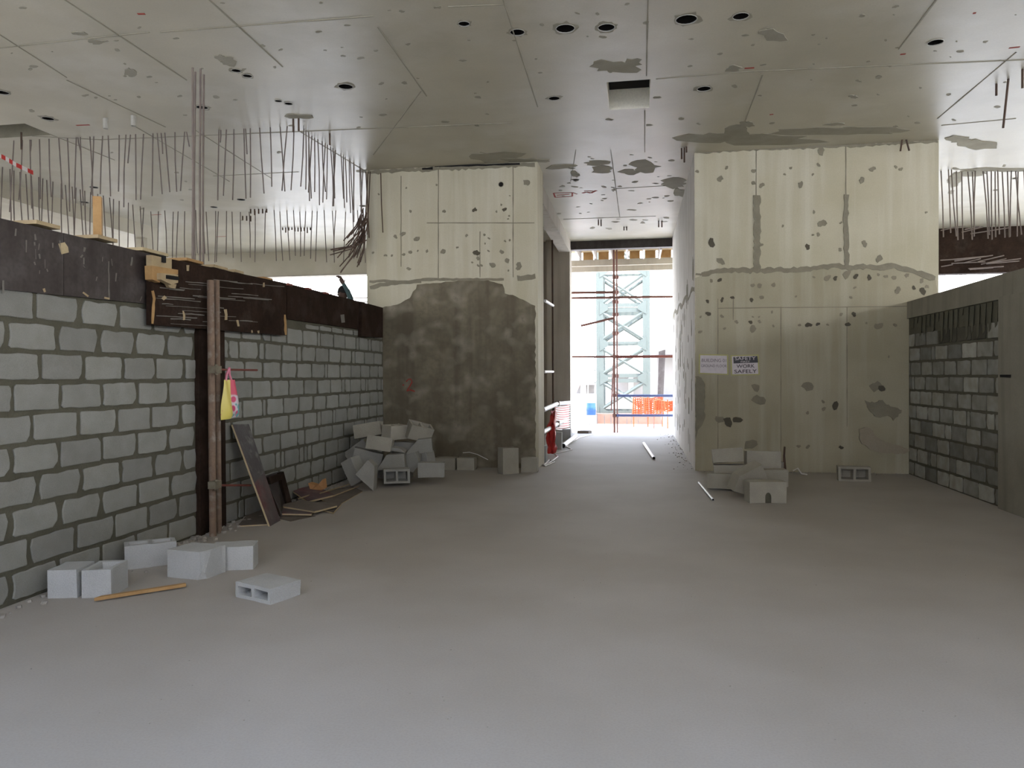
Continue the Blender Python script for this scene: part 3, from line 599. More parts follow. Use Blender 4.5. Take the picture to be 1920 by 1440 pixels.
# column shutter with twin rusty pipes
cf = empty('column_shutter', wpt((uC0+uC1)/2, 0), 'tall narrow black column shutter between the two stretches of block wall', 'formwork')
ztc = onw(390, 612, .05).z
for a, b_, off in ((uC0-.02, uC0+(uC1-uC0)*.47, .05), (uC0+(uC1-uC0)*.5, uC1+.03, .035)):
    o = MB().prism([wpt(a, 0, off), wpt(b_, 0, off), wpt(b_, ztc+.1, off), wpt(a, ztc+.1, off)], -WN*.1).build('shutter_board', M['film_brown']); keep(o, cf)
for k, (x, y0, lb) in enumerate(((397, 526, 'rust speckled steel pipe standing against the column shutter, thicker paler one of the pair'), (408.5, 526, 'darker rusty steel pipe standing just behind the paler pipe'))):
    off = .17 if k == 0 else .15
    pb_ = onw(x, 760, off); u = wu(pb_); pz = onw(x, y0, off).z
    o = MB().tube([wpt(u, 0, off), wpt(u, pz, off)], .034 if k == 0 else .027, 14).build('steel_pipe', M['rust'], smooth=False); tag(o, lb, 'pipe'); settle(o)
for k, (y, x1, lb) in enumerate(((693, 482, 'upper red tie rod clamped to the rusty pipes, holding the plastic bag'), (909, 470, 'lower rusty tie rod clamped to the rusty pipes near the floor'))):
    a = onw(404, y, .24); b_ = onw(x1, y+1, .24)
    r_ = empty('tie_rod', a, lb, 'rod')
    o = MB().tube([a-WD*.03, b_], .011, 8).build('rod', M['redrod']); keep(o, r_)
    o = MB().box((-.05, -.03, -.035), (.06, .05, .035), Matrix.Translation(a) @ Matrix.Rotation(WANG, 4, 'Z')).tube([a+Vector((0,0,.05))+WN*.01, a-Vector((0,0,.05))+WN*.01], .018, 6).build('clamp', M['clamp']); keep(o, r_)
# starter bars standing above the column
for k, (x, yt) in enumerate(((361,127),(366,135),(376,129),(382,140))):
    b_ = onw(x-1, 512, -.05-.04*(k % 2)); t_ = onw(x, yt, -.05-.04*(k % 2)); rebar(b_-Vector((0,0,.3)), t_, .011, 'rebar', bk, 'starter_bar', .01)
    bpy.context.view_layer.update()
for o in list(bk.children): o.matrix_parent_inverse = Matrix.Translation(bk.location).inverted()

# plastic bag
def bag_mat():
    m = bpy.data.materials.new('printed_bag'); m.use_nodes = True; N = m.node_tree.nodes; Lk = m.node_tree.links; b = N['Principled BSDF']; b.inputs['Roughness'].default_value = .35
    co = N.new('ShaderNodeTexCoord'); sp = N.new('ShaderNodeSeparateXYZ'); Lk.new(co.outputs['Object'], sp.inputs[0])
    def step(sock, v, wd=.01):
        r = N.new('ShaderNodeMapRange'); r.inputs['From Min'].default_value = v-wd; r.inputs['From Max'].default_value = v+wd; Lk.new(sock, r.inputs['Value']); return r.outputs[0]
    def mix(f, a, b2):
        q = N.new('ShaderNodeMix'); q.data_type = 'RGBA'; Lk.new(f, q.inputs[0])
        for i, s in ((6, a), (7, b2)):
            if isinstance(s, tuple): q.inputs[i].default_value = (*s, 1)
            else: Lk.new(s, q.inputs[i])
        return q.outputs[2]
    vo = N.new('ShaderNodeTexVoronoi'); vo.inputs['Scale'].default_value = 13; Lk.new(co.outputs['Object'], vo.inputs['Vector'])
    no = N.new('ShaderNodeTexNoise'); no.inputs['Scale'].default_value = 9; Lk.new(co.outputs['Object'], no.inputs['Vector'])
    pinks = mix(step(vo.outputs['Distance'], .42, .05), (.55, .06, .14), (.62, .55, .58))
    pinks = mix(step(no.outputs['Fac'], .56, .02), pinks, (.10, .33, .33))
    pinks = mix(step(sp.outputs['Z'], .22), pinks, (.60, .08, .13))
    yel = mix(step(vo.outputs['Distance'], .12, .02), (.6, .15, .1), (.66, .56, .13))
    c = mix(step(sp.outputs['X'], .0, .004), yel, pinks)
    c = mix(step(sp.outputs['Z'], .40, .004), c, (.72, .25, .36)); c = mix(step(sp.outputs['Z'], .445, .004), c, (.66, .04, .14))
    Lk.new(c, b.inputs['Base Color']); return m
pb_ = onw(431, 782, .25); zt_b = onw(431, 712, .25).z - pb_.z
nu, nv = 10, 12; vs = []; fs = []; k_ = zt_b/.47
for side in (1, -1):
    for j in range(nv+1):
        for i in range(nu+1):
            u = i/nu-.5; v = j/nv
            wd = .235*(1-.12*v)*(.95+.08*math.sin(v*5)); th = .045*math.sqrt(max(0, 1-(2*u)**2))*(1-v*.75)*math.sin(min(1, v*6+.25)*1.57)
            vs.append((u*wd*1.05, -side*th + .012*math.sin(u*9+v*3), (v*.47 + (.05*(u-.5)*(-1) if j < 2 else 0)*-.6)*k_))
    n0 = 0 if side == 1 else (nu+1)*(nv+1)
    for j in range(nv):
        for i in range(nu):
            a = n0+j*(nu+1)+i; fs.append((a, a+1, a+nu+2, a+nu+1) if side == 1 else (a, a+nu+1, a+nu+2, a+1))
bag = empty('plastic_bag', pb_, 'yellow and pink printed plastic bag hanging from the upper tie rod', 'bag', rz=WANG+.0)
bag.rotation_euler = (0, 0, WANG-math.pi/2+math.radians(100)-.35)
o = link('bag_body', mesh('bag_body', vs, fs, True), bag_mat(), bag)
rodz = onw(425, 693, .24).z - pb_.z
h1 = MB().tube([(-.055, 0, zt_b-.01), (-.04, 0, (zt_b+rodz)/2), (-.02, -.01, rodz+.012), (0, 0, rodz+.016), (.01, .01, rodz+.006), (0, .0, (zt_b+rodz)/2), (.03, 0, zt_b-.01)], .012, 6); M['bagpink'] = mat('pink_plastic', (.62, .2, .28), .4, None, bump=0)
h1.build('bag_handle', M['bagpink'], bag)

# ------------------------------------------------------------------ loose blocks
def cmu(L_=.4, W_=.2, H_=.2, seed=0, cells=2, open_=True, chips=(), jit=.003, depth=.85, t=.032):
    """hollow block: length x, width y, height z, cavities open at the top"""
    r = random.Random(seed); bm = bmesh.new()
    if open_:
        cw = (L_-t*(cells+1))/cells; xs = [0]
        for i in range(cells): xs += [xs[-1]+t, xs[-1]+t+cw]
        xs.append(L_)
    else: xs = [0, L_*.33, L_*.66, L_]
    ys = [0, t, W_-t, W_]; xs = [a-L_/2 for a in xs]; ys = [a-W_/2 for a in ys]
    def V(a, b_, c): return bm.verts.new((a, b_, c))
    top = [[V(a, b_, H_) for b_ in ys] for a in xs]; bot = [[V(a, b_, 0) for b_ in ys] for a in xs]
    for i in range(len(xs)-1):
        for j in range(3):
            q = [top[i][j], top[i+1][j], top[i+1][j+1], top[i][j+1]]
            if open_ and i % 2 == 1 and j == 1:
                g = .012
                lo = [V(xs[i]+g, ys[1]+g, H_*(1-depth)), V(xs[i+1]-g, ys[1]+g, H_*(1-depth)), V(xs[i+1]-g, ys[2]-g, H_*(1-depth)), V(xs[i]+g, ys[2]-g, H_*(1-depth))]
                bm.faces.new(lo)
                for k in range(4): bm.faces.new((q[k], q[(k+1) % 4], lo[(k+1) % 4], lo[k]))
            else: bm.faces.new(q)
            bm.faces.new([bot[i][j], bot[i][j+1], bot[i+1][j+1], bot[i+1][j]])
    for i in range(len(xs)-1):
        bm.faces.new([bot[i][0], bot[i+1][0], top[i+1][0], top[i][0]]); bm.faces.new([bot[i+1][3], bot[i][3], top[i][3], top[i+1][3]])
    for j in range(3):
        bm.faces.new([bot[0][j+1], bot[0][j], top[0][j], top[0][j+1]]); bm.faces.new([bot[-1][j], bot[-1][j+1], top[-1][j+1], top[-1][j]])
    for p, n in chips:
        g = bm.verts[:] + bm.edges[:] + bm.faces[:]
        res = bmesh.ops.bisect_plane(bm, geom=g, plane_co=Vector(p), plane_no=Vector(n), clear_outer=True)
        ed = [e for e in bm.edges if e.is_boundary]
        if ed: bmesh.ops.triangle_fill(bm, edges=ed, use_beauty=True)
    out_e = [e for e in bm.edges if len(e.link_faces) == 2 and e.calc_face_angle(0) > .6]
    try: bmesh.ops.bevel(bm, geom=out_e, offset=.006, segments=1, affect='EDGES', clamp_overlap=True)
    except Exception: pass
    bmesh.ops.triangulate(bm, faces=[f for f in bm.faces if len(f.verts) > 4])
    for v in bm.verts: v.co += Vector((r.uniform(-1, 1), r.uniform(-1, 1), r.uniform(-1, 1)))*jit
    bmesh.ops.recalc_face_normals(bm, faces=bm.faces)
    me = bpy.data.meshes.new('block'); bm.to_mesh(me); bm.free(); return me
def put(label, loc, rot, group=None, m='loose', centre=False, name='concrete_block', **kw):
    me = cmu(**kw)
    if centre:
        H_ = kw.get('H_', .2); me.transform(Matrix.Translation((0, 0, -H_/2)))
    o = link(name, me, M[m]); o.location = loc; o.rotation_euler = rot; tag(o, label, 'block', group); return o
fl = lambda x, y: on(x, y, 2, 0)
R = math.radians
yawc = R(9.5)
g1 = 'loose blocks in front of the left wall'
# foreground: camera-facing pair, end on
a = fl(110, 1122); put('pale block lying end on beside its twin, nearest the left edge', a+Vector((-.0, .125, 0)), (0, 0, R(90+12)), g1, open_=False, L_=.24, W_=.2, H_=.2, seed=1)
a = fl(168, 1122); put('pale block lying end on, right of its twin with one side visible', a+Vector((.015, .14, 0)), (0, 0, R(90+14)), g1, open_=True, L_=.27, W_=.2, H_=.2, seed=2, cells=1, depth=.4)
a = fl(268, 1065); put('pale block with open cavities up, close against the left wall behind the end-on pair', a+Vector((-.01, .11, 0)), (0, 0, R(38)), g1, L_=.38, W_=.19, H_=.19, seed=3, chips=[((.0, -.09, .0), (.1, -.6, -1.2))][:0])
a = fl(345, 1088); put('pale block with a chipped rounded end, left one of the touching pair before the pipes', a+Vector((.0, .17, 0)), (0, 0, R(-9)), g1, L_=.33, W_=.26, H_=.215, seed=4, open_=False, chips=[((.155, -.12, .1), (1, -.25, .12)), ((.15, -.13, .06), (1, -.9, -.5))])
a = fl(422, 1072); put('pale block right of the chipped one, turned corner towards the room', a+Vector((.0, .15, 0)), (0, 0, R(18)), g1, L_=.33, W_=.22, H_=.19, seed=5, open_=False)
a = fl(482, 1130); b6 = put('thin hollow block lying flat with two slots facing the room', a+Vector((0, .16, .055)), (R(90), 0, R(-22)), g1, centre=True, L_=.36, W_=.11, H_=.27, seed=6, jit=.003, t=.026)
a = fl(70, 1112); put('half buried block between the end-on pair and the left wall', a+Vector((-.14, .30, 0)), (0, 0, WANG), g1, m='block', L_=.4, W_=.18, H_=.19, seed=7, open_=False)

# left pile: centres taken from where they stand between the wall and the core
PZ = lambda x, y: (600+x/4.571, 760+y/4.571)
g2 = 'heap of blocks in the corner by the left core'
def pile(zx, zy, Y, rot, label, g, P=PZ, **kw):
    kw.setdefault('m', 'heap')
    px = P(zx, zy); c = on(px[0], px[1], 1, Y); return put(label, c, rot, g, centre=True, **kw)
pile(300, 560, 9.95, (R(8), R(28+35), R(-8)), 'grey block leaning on edge at the left front foot of the corner heap', g2, L_=.36, W_=.2, H_=.2, seed=11, open_=False, chips=[((-.1, 0, -.05), (-.6, 0, -1))])
bpy.data.objects[-1] if False else None
pile(455, 600, 9.76, (0, R(42), R(6)), 'grey block tilted like a diamond at the front foot of the corner heap', g2, L_=.36, W_=.2, H_=.26, seed=12, open_=False, chips=[((.15, 0, 0), (1, 0, .8))])
pile(655, 600, 10.15, (R(90), 0, R(22)), 'block with two slots showing at the front foot of the corner heap', g2, L_=.36, W_=.2, H_=.22, seed=13)
pile(955, 548, 10.45, (0, 0, R(14)), 'low block at the right foot of the corner heap', g2, L_=.38, W_=.2, H_=.21, seed=14, open_=False)
pile(615, 480, 10.35, (0, R(-3), R(10)), 'round ended block in the middle of the corner heap', g2, L_=.40, W_=.2, H_=.21, seed=15, open_=False, chips=[((-.17, 0, .05), (-1, 0, .7))])
pile(820, 490, 10.55, (R(20), R(70), R(12)), 'broken pointed chunk between the round ended block and the low right block', g2, L_=.30, W_=.2, H_=.2, seed=16, open_=False, chips=[((.1, 0, 0), (1, .5, .6)), ((.1, 0, 0), (1, -.3, -1))])
pile(935, 440, 10.65, (R(10), R(25), R(-20)), 'small broken half block on the low right block', g2, L_=.19, W_=.18, H_=.16, seed=17, open_=False, chips=[((.07, 0, .03), (1, 0, .6))])
pile(400, 470, 10.55, (0, R(15), R(20)), 'shadowed block behind the front row at the left of the heap', g2, L_=.42, W_=.25, H_=.3, seed=18, open_=False)
pile(335, 400, 10.75, (0, R(-35), R(10)), 'shadowed block wedged against the left wall high in the heap', g2, L_=.36, W_=.22, H_=.24, seed=19, open_=False)
pile(515, 328, 10.45, (R(-8), R(8), R(8)), 'clean edged block sloping down to the right, second layer from the heap top', g2, m='loose_warm', L_=.37, W_=.2, H_=.2, seed=20, open_=False)
pile(845, 348, 10.65, (0, R(-5), R(14)), 'block under the topmost open block at the right of the heap', g2, L_=.40, W_=.22, H_=.2, seed=21, open_=False, chips=[((-.15, 0, .05), (-1, 0, 1))])
pile(680, 375, 10.5, (R(10), R(8), R(5)), 'thin flat fragment wedged in the middle of the heap', g2, L_=.24, W_=.14, H_=.05, seed=22, open_=False, chips=[((.06, 0, .03), (1, 0, 1.4))])
pile(418, 212, 10.65, (R(-6), R(-10), R(6)), 'topmost left block of the heap, tilted up to the right', g2, m='loose_warm', L_=.41, W_=.2, H_=.2, seed=23, open_=False)
pile(640, 228, 10.6, (R(4), 0, R(60)), 'block seen end on at the top middle of the heap', g2, m='loose_warm', L_=.33, W_=.2, H_=.21, seed=24, chips=[((.14, .05, .0), (.8, .6, -.5))])
pile(850, 222, 10.75, (R(22), R(14), R(38)), 'topmost right block of the heap with an open cavity', g2, m='loose_warm', L_=.36, W_=.21, H_=.22, seed=25)
pile(760, 420, 10.85, (0, 0, R(10)), 'shadowed block filling the back of the heap', g2, L_=.5, W_=.25, H_=.38, seed=26, open_=False)
pile(640, 560, 10.75, (0, 0, R(-5)), 'lowest shadowed block in the middle of the heap', g2, L_=.5, W_=.25, H_=.2, seed=27, open_=False)
g3 = 'blocks along the foot of the left core'
def foot(x0, x1, ybase, Y, label, H_=.2, m='loose_warm', rz=0, g=g3, **kw):
    a = on(x0, ybase, 1, Y); b_ = on(x1, ybase, 1, Y); c = (a+b_)/2; L_ = (b_-a).length
    return put(label, (c.x, Y+.1, 0), (0, 0, rz), g, m=m, L_=L_, W_=.2, H_=H_, **kw)
foot(815, 853, 878, 12.0, 'dark block at the core foot just right of the heap', .2, seed=31, open_=False)
foot(857, 889, 878, 12.0, 'dark rounded block at the core foot, second right of the heap', .2, seed=32, open_=False)
foot(935, 967, 886, 11.6, 'block standing on end before the left core', .41, seed=33, open_=False, rz=R(35))
foot(977, 1007, 884, 11.85, 'square block at the corner of the left core', .23, seed=34, open_=False)
# right pile
PR = lambda x, y: (1300+x/5.333, 820+y/5.333)
g4 = 'heap of blocks before the right core'
kwr = dict(m='loose_warm')
pile(290, 430, 10.4, (0, 0, R(-10)), 'lowest left block of the heap before the right core', g4, PR, L_=.38, W_=.2, H_=.2, seed=41, open_=False, **kwr)
pile(360, 312, 10.5, (R(0), R(-1), R(-4)), 'flat block in the middle of the left stack of the right heap', g4, PR, L_=.41, W_=.2, H_=.11, seed=42, open_=False, **kwr)
pile(340, 182, 10.5, (R(-8), R(-4), R(-3)), 'topmost left block of the right heap with paler face', g4, PR, L_=.40, W_=.2, H_=.185, seed=43, open_=False, **kwr)
pile(690, 225, 10.65, (R(-4), R(1), R(3)), 'topmost right block of the right heap beside the rusty stake', g4, PR, L_=.45, W_=.2, H_=.24, seed=44, open_=False, **kwr)
pile(790, 400, 10.4, (0, 0, R(5)), 'block behind the front notched block, at the right of the right heap', g4, PR, L_=.36, W_=.2, H_=.22, seed=45, open_=False, **kwr)
pile(530, 425, 9.88, (R(10), R(-27), R(10)), 'broken slanted block lying across the front of the right heap', g4, PR, L_=.46, W_=.22, H_=.27, seed=46, open_=False, chips=[((-.16, 0, .2), (-1, 0, 1)), ((-.16, 0, .06), (-1, 0, -1))], **kwr)
nb = empty('concrete_block', (0, 0, 0), 'front block of the right heap with an arched notch in its face', 'block', g4)
me = cmu(L_=.44, W_=.24, H_=.255, seed=47, open_=False); o = link('block_body', me, M['loose_warm'], nb)
c = fl(1438, 944); nb.location = (c.x, c.y+.13, 0); nb.rotation_euler = (0, 0, R(8))
m_ = MB().prism([(.035*math.cos(t*math.pi/8) - .0, -.121, .075+.055*math.sin(t*math.pi/8)) for t in range(9)] + [(-.035, -.121, .005), (.035, -.121, .005)], (0, -.003, 0)); m_.build('notch', M['mortar'], nb)
pile(480, 480, 10.6, (0, 0, 0), 'shadowed block at the back bottom of the right heap', g4, PR, L_=.5, W_=.2, H_=.2, seed=48, open_=False, **kwr)
pile(720, 350, 10.75, (0, 0, 0), 'shadowed upper back block of the right heap', g4, PR, L_=.45, W_=.2, H_=.3, seed=49, open_=False, **kwr)
c = fl(1604, 903); put('hollow block on its side with two dark cavities facing out, alone by the right core', (c.x, c.y+.1, .105), (R(90), 0, R(-6)), None, m='loose_warm', centre=True, L_=.43, W_=.21, H_=.2, seed=50)
# blocks beside the opening in the corridor
for k, (x0, x1, yb, Y, h, lb) in enumerate(((1008,1024,868,13.2,.3,'block at the near jamb under the red netting'),(1040,1053,843,15.6,.36,'pale block standing under the white rails'),(1047,1070,826,17.6,.28,'pale block at the far pier foot in the corridor'))):
    foot(x0, x1, yb, Y, lb, h, m='loose', seed=60+k, g='blocks in the side opening of the corridor', open_=False)

# ------------------------------------------------------------------ boards and scraps by the left wall
def board(corners, th, mname, label, edge='ply_edge', name='plywood_board', group='dirty formwork boards dumped by the left wall'):
    cs = [Vector(c) for c in corners]; n = (cs[1]-cs[0]).cross(cs[2]-cs[0]).normalized()
    if n.z < 0: n = -n
    r_ = empty(name, sum(cs, Vector())/4, label, 'board', group)
    o = MB().prism(cs, -n*th*.8).build('core_plies', M[edge]); keep(o, r_)
    o = MB().prism([c+n*th*.2 for c in cs], -n*th*.2).build('film_face', M[mname]); keep(o, r_); return r_
P0 = lambda x, y, z=0.0: on(x, y, 2, z)
# leaning board
a = P0(506, 987, .0); b_ = P0(521, 978, .0); t1 = onw(436, 796, .06); t2 = onw(463, 796, .04)
board([a, b_ + (b_-a)*.0 + WD*.05, t2+WD*.03, t1], .022, 'red_board', 'dark red scuffed board leaning against the left wall')
lb_ = COL.objects[-1].parent; q_ = [a, b_+WD*.05, t2+WD*.03, t1]; q_ = [q_[0].lerp(q_[3], .42), q_[1].lerp(q_[2], .5), q_[2], q_[3]]; n_ = (q_[1]-q_[0]).cross(q_[2]-q_[0]).normalized(); n_ = n_ if n_.z > 0 else -n_
o = MB().prism([c+n_*.0052 for c in q_], n_*.0015).build('grey_film', M['film_grey']); keep(o, lb_)
a = onw(488, 890, .35); 
board([P0(528, 968, .01), P0(538, 948, .01), onw(520, 885, .12), onw(496, 893, .16)], .03, 'film', 'short black board propped behind the leaning red board', 'film_brown')
board([P0(446, 986, .01), P0(503, 983, .01), P0(492, 955, .02), P0(470, 958, .02)], .02, 'board', 'flat board under the foot of the leaning red board')
board([P0(523, 963, .03), P0(584, 964, .03), P0(590, 945, .05), P0(530, 950, .05)], .02, 'red_board', 'small flat board beneath the front of the scattered boards')
board([P0(522, 948, .07), P0(590, 959, .05), P0(632, 948, .06), P0(566, 938, .09)], .022, 'board', 'broad muddy board on top at the front of the scattered boards')
board([P0(590, 952, .02), P0(625, 961, .02), P0(640, 945, .02), P0(600, 940, .02)], .02, 'board', 'pale edged board slipped under the broad muddy board')
board([P0(547, 919, .12), P0(577, 940, .05), P0(627, 928, .06), P0(590, 910, .10)], .025, 'red_board', 'dark tilted board in the middle of the scattered boards')
board([P0(628, 951, .01), P0(680, 921, .01), P0(660, 912, .02), P0(585, 925, .05)], .02, 'board', 'large brown board lying nearest the heap of blocks')
board([P0(520, 972, .0), P0(545, 978, .0), P0(592, 968, .0), P0(560, 962, .0)], .02, 'board', 'lowest split board at the front of the scattered boards')
for k, (p, q) in enumerate((((600,925),(655,908)),((625,930),(672,912)),((560,935),(600,922)))):
    o = MB().tube([P0(*p, .09), P0(*q, .06)], .008, 5).build('wood_lath', M['wood_pale']); tag(o, ('thin lath across the brown board, nearest the wall', 'thin lath on the brown board, nearest the room', 'short thin lath beside the crumpled packet')[k], 'lath'); settle(o)
c = P0(593, 920, .08); rs = random.Random(4)
m_ = MB(); pk = [(-.08, 0, 0), (.02, -.02, -.02), (.09, .02, .02), (.07, .03, .14), (.03, 0, .08), (-.02, .04, .06), (-.12, .02, .09)]
m_.prism([c+Vector(p) for p in pk], (.02, .07, .01)); M['cardboard'] = mat('orange_packet', (.42, .22, .09), .7, (.3, .15, .06), 10, .6)
o = m_.build('crumpled_packet', M['cardboard']); tag(o, 'orange brown crumpled packet lying on the scattered boards', 'packet'); settle(o)
a, b_ = P0(176, 1126, .012), P0(348, 1099, .012); d = (b_-a).normalized(); s_ = Vector((-d.y, d.x, 0))
o = MB().prism([a-s_*.018, b_-s_*.018, b_+s_*.018, a+s_*.018+d*.05], (0, 0, .022)).build('timber_batten', M['wood']); tag(o, 'yellow timber batten lying on the floor before the end-on blocks', 'batten'); settle(o)
# dust and rubble along the foot of the left wall
m_ = MB(); rs = random.Random(8)
for k in range(420):
    u = rs.uniform(-.6, uEnd) if k < 260 else rs.uniform(3.2, uEnd); off = abs(rs.gauss(0, .14))+.01; s = rs.uniform(.006, .028); p = wpt(u, 0, off)
    m_.prism([p+Vector((s*math.cos(t)*rs.uniform(.6, 1.2), s*math.sin(t)*rs.uniform(.6, 1.2), 0)) for t in (0, 1.2, 2.5, 3.8, 5)], (rs.uniform(-.3, .3)*s, rs.uniform(-.3, .3)*s, s*.8))
for k in range(160):
    p = Vector((RX0-abs(rs.gauss(0, .16)), rs.uniform(YC, YF), 0)) if k < 90 else Vector((rs.uniform(RX0, XW), YC-abs(rs.gauss(0, .08)), 0)); s = rs.uniform(.004, .016)
    m_.prism([p+Vector((s*math.cos(t)*rs.uniform(.6, 1.2), s*math.sin(t)*rs.uniform(.6, 1.2), 0)) for t in (0, 1.2, 2.5, 3.8, 5)], (0, 0, s*.8))
for k in range(60):
    p = fl(rs.uniform(30, 1850), rs.uniform(960, 1400)); s = rs.uniform(.002, .004)
    m_.prism([p+Vector((s*math.cos(t), s*math.sin(t), 0)) for t in (0, 1.2, 2.5, 3.8, 5)], (0, 0, s*.8))
o = m_.build('rubble', M['clod'], kind='stuff'); tag(o, 'fine concrete crumbs scattered along the wall feet', 'rubble')

o = MB().prism([P0(533, 950, .02), P0(543, 948, .02), onw(526, 884, .17), onw(519, 887, .17)], WN*.04).prism([onw(496, 895, .22), onw(522, 888, .2), onw(523, 898, .2), onw(500, 908, .22)], WN*.05).build('bent_batten', M['film_brown']); tag(o, 'black hooked batten standing behind the leaning red board', 'batten'); settle(o)
# pipes on the floor
def pvc(p, q, r, label, name='plastic_pipe', m='pvc'):
    o = MB().pipe(p, q, r, r*.85, 12); d = (Vector(q)-Vector(p)).normalized(); e = empty(name, p, label, 'pipe')
    x_ = o.build('tube', M[m], smooth=False); keep(x_, e)
    x_ = MB().tube([Vector(q)-d*.004, Vector(q)-d*.002], r*.84, 10).build('dark_bore', M['black']); keep(x_, e); return e
pvc(P0(1310, 905, .016), P0(1337, 937, .016), .016, 'thin white conduit lying on the floor left of the right heap')
pvc(P0(1207, 831, .03), P0(1226, 859, .03), .03, 'grey white pipe lying in the middle of the corridor floor')
a = P0(1064, 824, .05); pvc(a+Vector((.15, .5, .03)), P0(1056, 836, .05), .055, 'short fat white pipe poking out by the far pier')
# rusty stake and scraps by the right core
a = fl(1473, 893); o = MB().tube([(a.x, a.y+.05, 0), (a.x-.01, a.y+.07, .3), (a.x+.005, a.y+.1, .44)], [.03, .016, .014], 7).build('rusty_stake', M['rebar_dark']); tag(o, 'rusty stake standing at the wall right of the right heap', 'stake'); settle(o)
a = fl(1487, 890); o = MB().tube([a+Vector((0, 0, .06)), a+Vector((.07, .0, .1)), a+Vector((.12, -.03, .02)), a+Vector((.2, -.05, .012))], .012, 6).build('bent_scrap', M['cable']); tag(o, 'bent pale scrap strip on the floor by the rusty stake', 'scrap'); settle(o)
a = fl(870, 880); o = MB().tube([on(868, 849, 1, 12.0), on(880, 848, 1, 12.1), on(895, 852, 1, 12.2), on(915, 862, 1, 12.2)], .006, 5).build('wire_end', M['cable']); tag(o, 'thin wire curving over the dark blocks at the left core foot', 'wire'); settle(o)
# paper signs
def sign(pix, label, lines, panel=None):
    ps = [on(x, y, 1, YC-.012) for x, y in pix]; r_ = empty('paper_sign', ps[3], label, 'sign', 'paper signs taped to the right core')
    cx = sum(p.x for p in ps)/4; cz = sum(p.z for p in ps)/4
    o = MB().prism([Vector((cx+(p.x-cx)*1.1, YC-.008, cz+(p.z-cz)*1.13)) for p in ps], (0, -.002, 0)).build('tape_border', M['tape']); keep(o, r_)
    o = MB().prism(ps, (0, -.002, 0)).build('sheet', M['paper']); keep(o, r_)
    if panel: o = MB().prism([on(x, y, 1, YC-.0145) for x, y in panel], (0, -.001, 0)).build('printed_panel', M['ink_panel']); keep(o, r_)
    for txt, (x0, y0), (x1, y1), hpx, m_n, dy in lines:
        cu = bpy.data.curves.new('lettering', 'FONT'); cu.body = txt; cu.align_x = 'LEFT'; cu.align_y = 'BOTTOM_BASELINE' if False else 'BOTTOM'; cu.offset = .006 if m_n != 'ink' else .003; cu.extrude = .0004; cu.fill_mode = 'BOTH'
        t = bpy.data.objects.new('lettering', cu); COL.objects.link(t); cu.materials.append(M[m_n])
        bpy.context.view_layer.update(); a = on(x0, y0, 1, YC-.017); b2 = on(x1, y1, 1, YC-.017); wd = (b2-a).length; hg = hpx*(b2-a).length/(x1-x0)
        ang = math.atan2(b2.z-a.z, b2.x-a.x); bb = t.dimensions
        me = bpy.data.meshes.new_from_object(t.evaluated_get(bpy.context.evaluated_depsgraph_get())); bpy.data.objects.remove(t)
        mn = [min(v.co[i] for v in me.vertices) for i in (0, 1)]; mx = [max(v.co[i] for v in me.vertices) for i in (0, 1)]
        me.transform(Matrix.Translation(a) @ Matrix.Rotation(-ang, 4, 'Y') @ Matrix.Rotation(math.pi/2, 4, 'X') @ Matrix.Diagonal((wd/(mx[0]-mn[0]), hg/(mx[1]-mn[1]), 1, 1)) @ Matrix.Translation((-mn[0], -mn[1], 0)))
        if not me.materials: me.materials.append(M[m_n])
        o = link('lettering', me); keep(o, r_)
    return r_
sign([(1313,666),(1363,667),(1363.5,701),(1312.5,699)], 'left white paper sign reading BUILDING 01 GROUND FLOOR', [('BUILDING 01', (1315.5,678.5), (1361.5,679), 6.2, 'ink', 0), ('GROUND FLOOR', (1314.5,688.2), (1362.5,688.7), 5, 'ink', 0)])
sign([(1372,668),(1420,667),(1422,701),(1373,702)], 'right paper sign reading SAFETY FIRST WORK SAFELY under a dark heading',
     [('SAFETY', (1378,675.5), (1417,674.8), 6.6, 'paper', 0), ('FIRST', (1389,680), (1406,679.7), 3.2, 'paper', 0), ('WORK', (1381,690), (1415,689.3), 6.8, 'ink_dark', 0), ('SAFELY', (1377,700), (1419,699.2), 7, 'ink_dark', 0)],
     [(1375,669.5),(1420,667.5),(1421.5,679.8),(1375.5,681.5)])

# ------------------------------------------------------------------ corridor opening: tubes, rails, netting, cable
so_ = empty('guard_frame', (LX1-.15, YC+.9, 0), 'scaffold tube guard frame with white rails in the corridor side opening', 'scaffold')
def tube_px(a, b_, r, m, parent, name, n=8):
    o = MB().tube([a, b_], r, n).build(name, M[m]); keep(o, parent); return o
Y1_, Y2_ = YC+1.0, YF-1.6
a = on(1018, 870, 1, Y1_); tube_px(Vector((a.x, Y1_, 0)), Vector((a.x, Y1_, on(1018, 425, 1, Y1_).z)), .03, 'rebar_dark', so_, 'upright_tube')
a2 = on(1037, 760, 1, Y2_-2.0); tube_px(Vector((a2.x, Y2_-2, 0)), Vector((a2.x, Y2_-2, on(1037, 450, 1, Y2_-2).z)), .02, 'rebar_dark', so_, 'upright_tube')
for (x0, y0, x1, y1, r) in ((1022,564,1037,573,.028),(1020,697,1037,697,.026)):
    tube_px(on(x0, y0, 1, Y1_+.1), on(x1, y1, 1, Y2_-2), r, 'pvc', so_, 'cross_tube')
for (pts) in ([(1018,769),(1045,757),(1068,755)], [(1016,812),(1045,795),(1064,786)]):
    q = [on(pts[0][0], pts[0][1], 1, Y1_), on(pts[1][0], pts[1][1], 1, 16.4), on(pts[2][0], pts[2][1], 1, YF-.45)]
    o = MB().tube(q, [.045, .045, .05], 10).build('guard_rail', M['pvc']); keep(o, so_)
    o = MB().box((-.05, -.06, -.06), (.05, .06, .06), Matrix.Translation(q[1])).build('coupler', M['clamp']); keep(o, so_)
